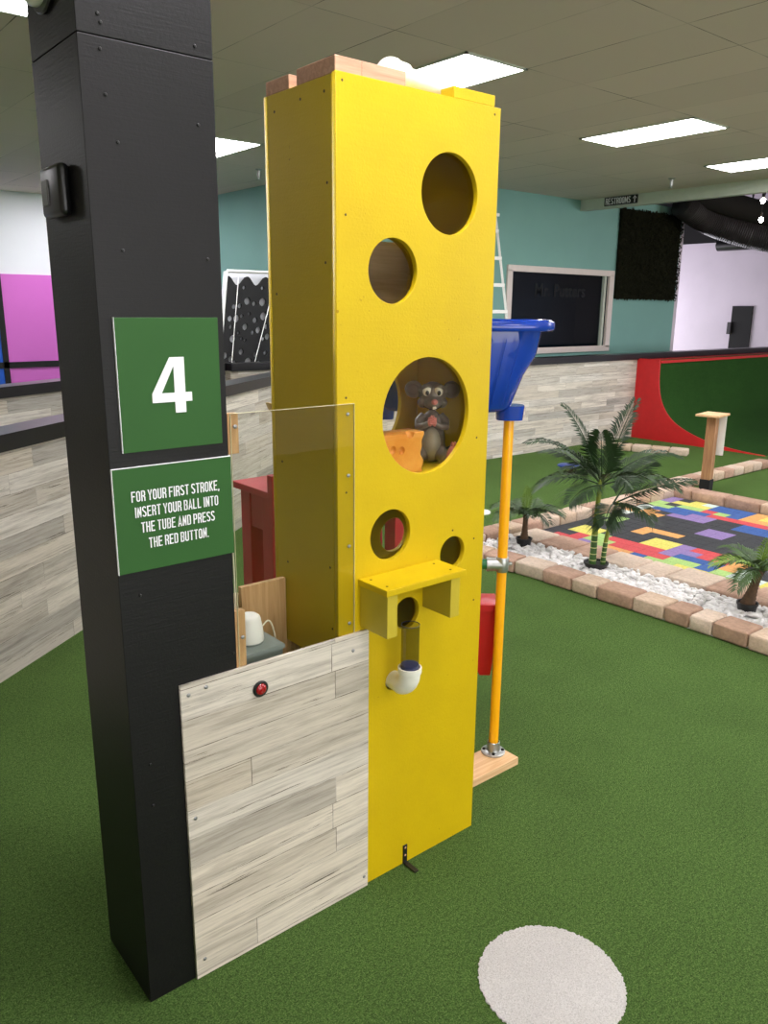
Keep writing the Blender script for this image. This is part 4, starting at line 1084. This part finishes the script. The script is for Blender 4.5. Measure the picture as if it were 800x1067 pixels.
# ============================================================ wooden post behind the bed
t = thing('wooden_post', 'short square timber post with a small board on top beyond the rubber tiles', 'post', (6.68, 2.42, 0))
ang = Matrix.Rotation(.15, 3, 'Z')
def rb(x0_, x1_, y0_, y1_, z0_, z1_, bev=.003, c=(6.70, 2.50, 0)):
    b = B(); bx(b, x0_, x1_, y0_, y1_, z0_, z1_, bev)
    for v in b.verts: v.co = ang @ v.co+V(c)
    return b
finish('base_sleeve', rb(-.055, .055, -.055, .055, .001, .12), M['blackmatte'], t)
finish('shaft', rb(-.048, .048, -.048, .048, .12, .80), M['post'], t)
finish('top_board', rb(-.19, .14, -.12, .12, .80, .822), M['pine'], t)
finish('score_card', rb(.055, .062, -.12, .04, .38, .80, .001), M['whiteplastic'], t)

# ============================================================ lights, world, camera
wd = bpy.data.worlds.new('w'); SC.world = wd; wd.use_nodes = True
wd.node_tree.nodes['Background'].inputs[0].default_value = (.5, .55, .6, 1); wd.node_tree.nodes['Background'].inputs[1].default_value = .05
def area(name, loc, rot, sx, sy, e, col=(1, 1, 1)):
    l = bpy.data.lights.new(name, 'AREA'); l.shape = 'RECTANGLE'; l.size = sx; l.size_y = sy; l.energy = e; l.color = col
    o = bpy.data.objects.new(name, l); COL.objects.link(o); o.location = loc; o.rotation_euler = rot; return o
# added fill light with no window behind it, brightens the far lavender wall
area('far_wall_fill', (14.6, 11.5, 1.3), (-PI/2, 0, 0), 3.6, 2.2, 130, (.95, .92, 1))
area('tower_front_fill', (-.5, -6.85, 1.35), (PI/2, 0, 0), 6.0, 2.5, 95, (.98, .97, 1))  # invented fill behind the camera, evens out the lower yellow front
area('far_room_fill', (13.5, -6.8, 1.7), (PI/2, 0, 0), 5.0, 2.6, 220, (.95, .93, 1))  # unseen fill light added to lift the far right room

cd = bpy.data.cameras.new('camera'); cam = bpy.data.objects.new('camera', cd); COL.objects.link(cam); SC.camera = cam
FW = V((.616, .748, -.247)); 
yaw, pitch, roll = math.radians(39.464), math.radians(14.305), math.radians(.545)
fw = V((math.sin(yaw)*math.cos(pitch), math.cos(yaw)*math.cos(pitch), -math.sin(pitch)))
r = V((math.cos(yaw), -math.sin(yaw), 0)); u = r.cross(fw)
r2 = r*math.cos(roll)+u*math.sin(roll); u2 = -r*math.sin(roll)+u*math.cos(roll)
mw = Matrix((r2, u2, -fw)).transposed().to_4x4(); mw.translation = V((-1.305, -1.792, 1.863)); cam.matrix_world = mw
cd.sensor_fit = 'AUTO'; cd.sensor_width = 36; cd.lens = 833.6*36/1067; cd.clip_end = 60; cd.clip_start = .02

SC.view_settings.view_transform = 'Standard'; SC.view_settings.look = 'None'; SC.view_settings.gamma = 1
SC.view_settings.use_curve_mapping = False; SC.view_settings.exposure = 1.1
SC.cycles.use_denoising = True; SC.cycles.max_bounces = 8; SC.cycles.transparent_max_bounces = 12; SC.cycles.sample_clamp_indirect = 8
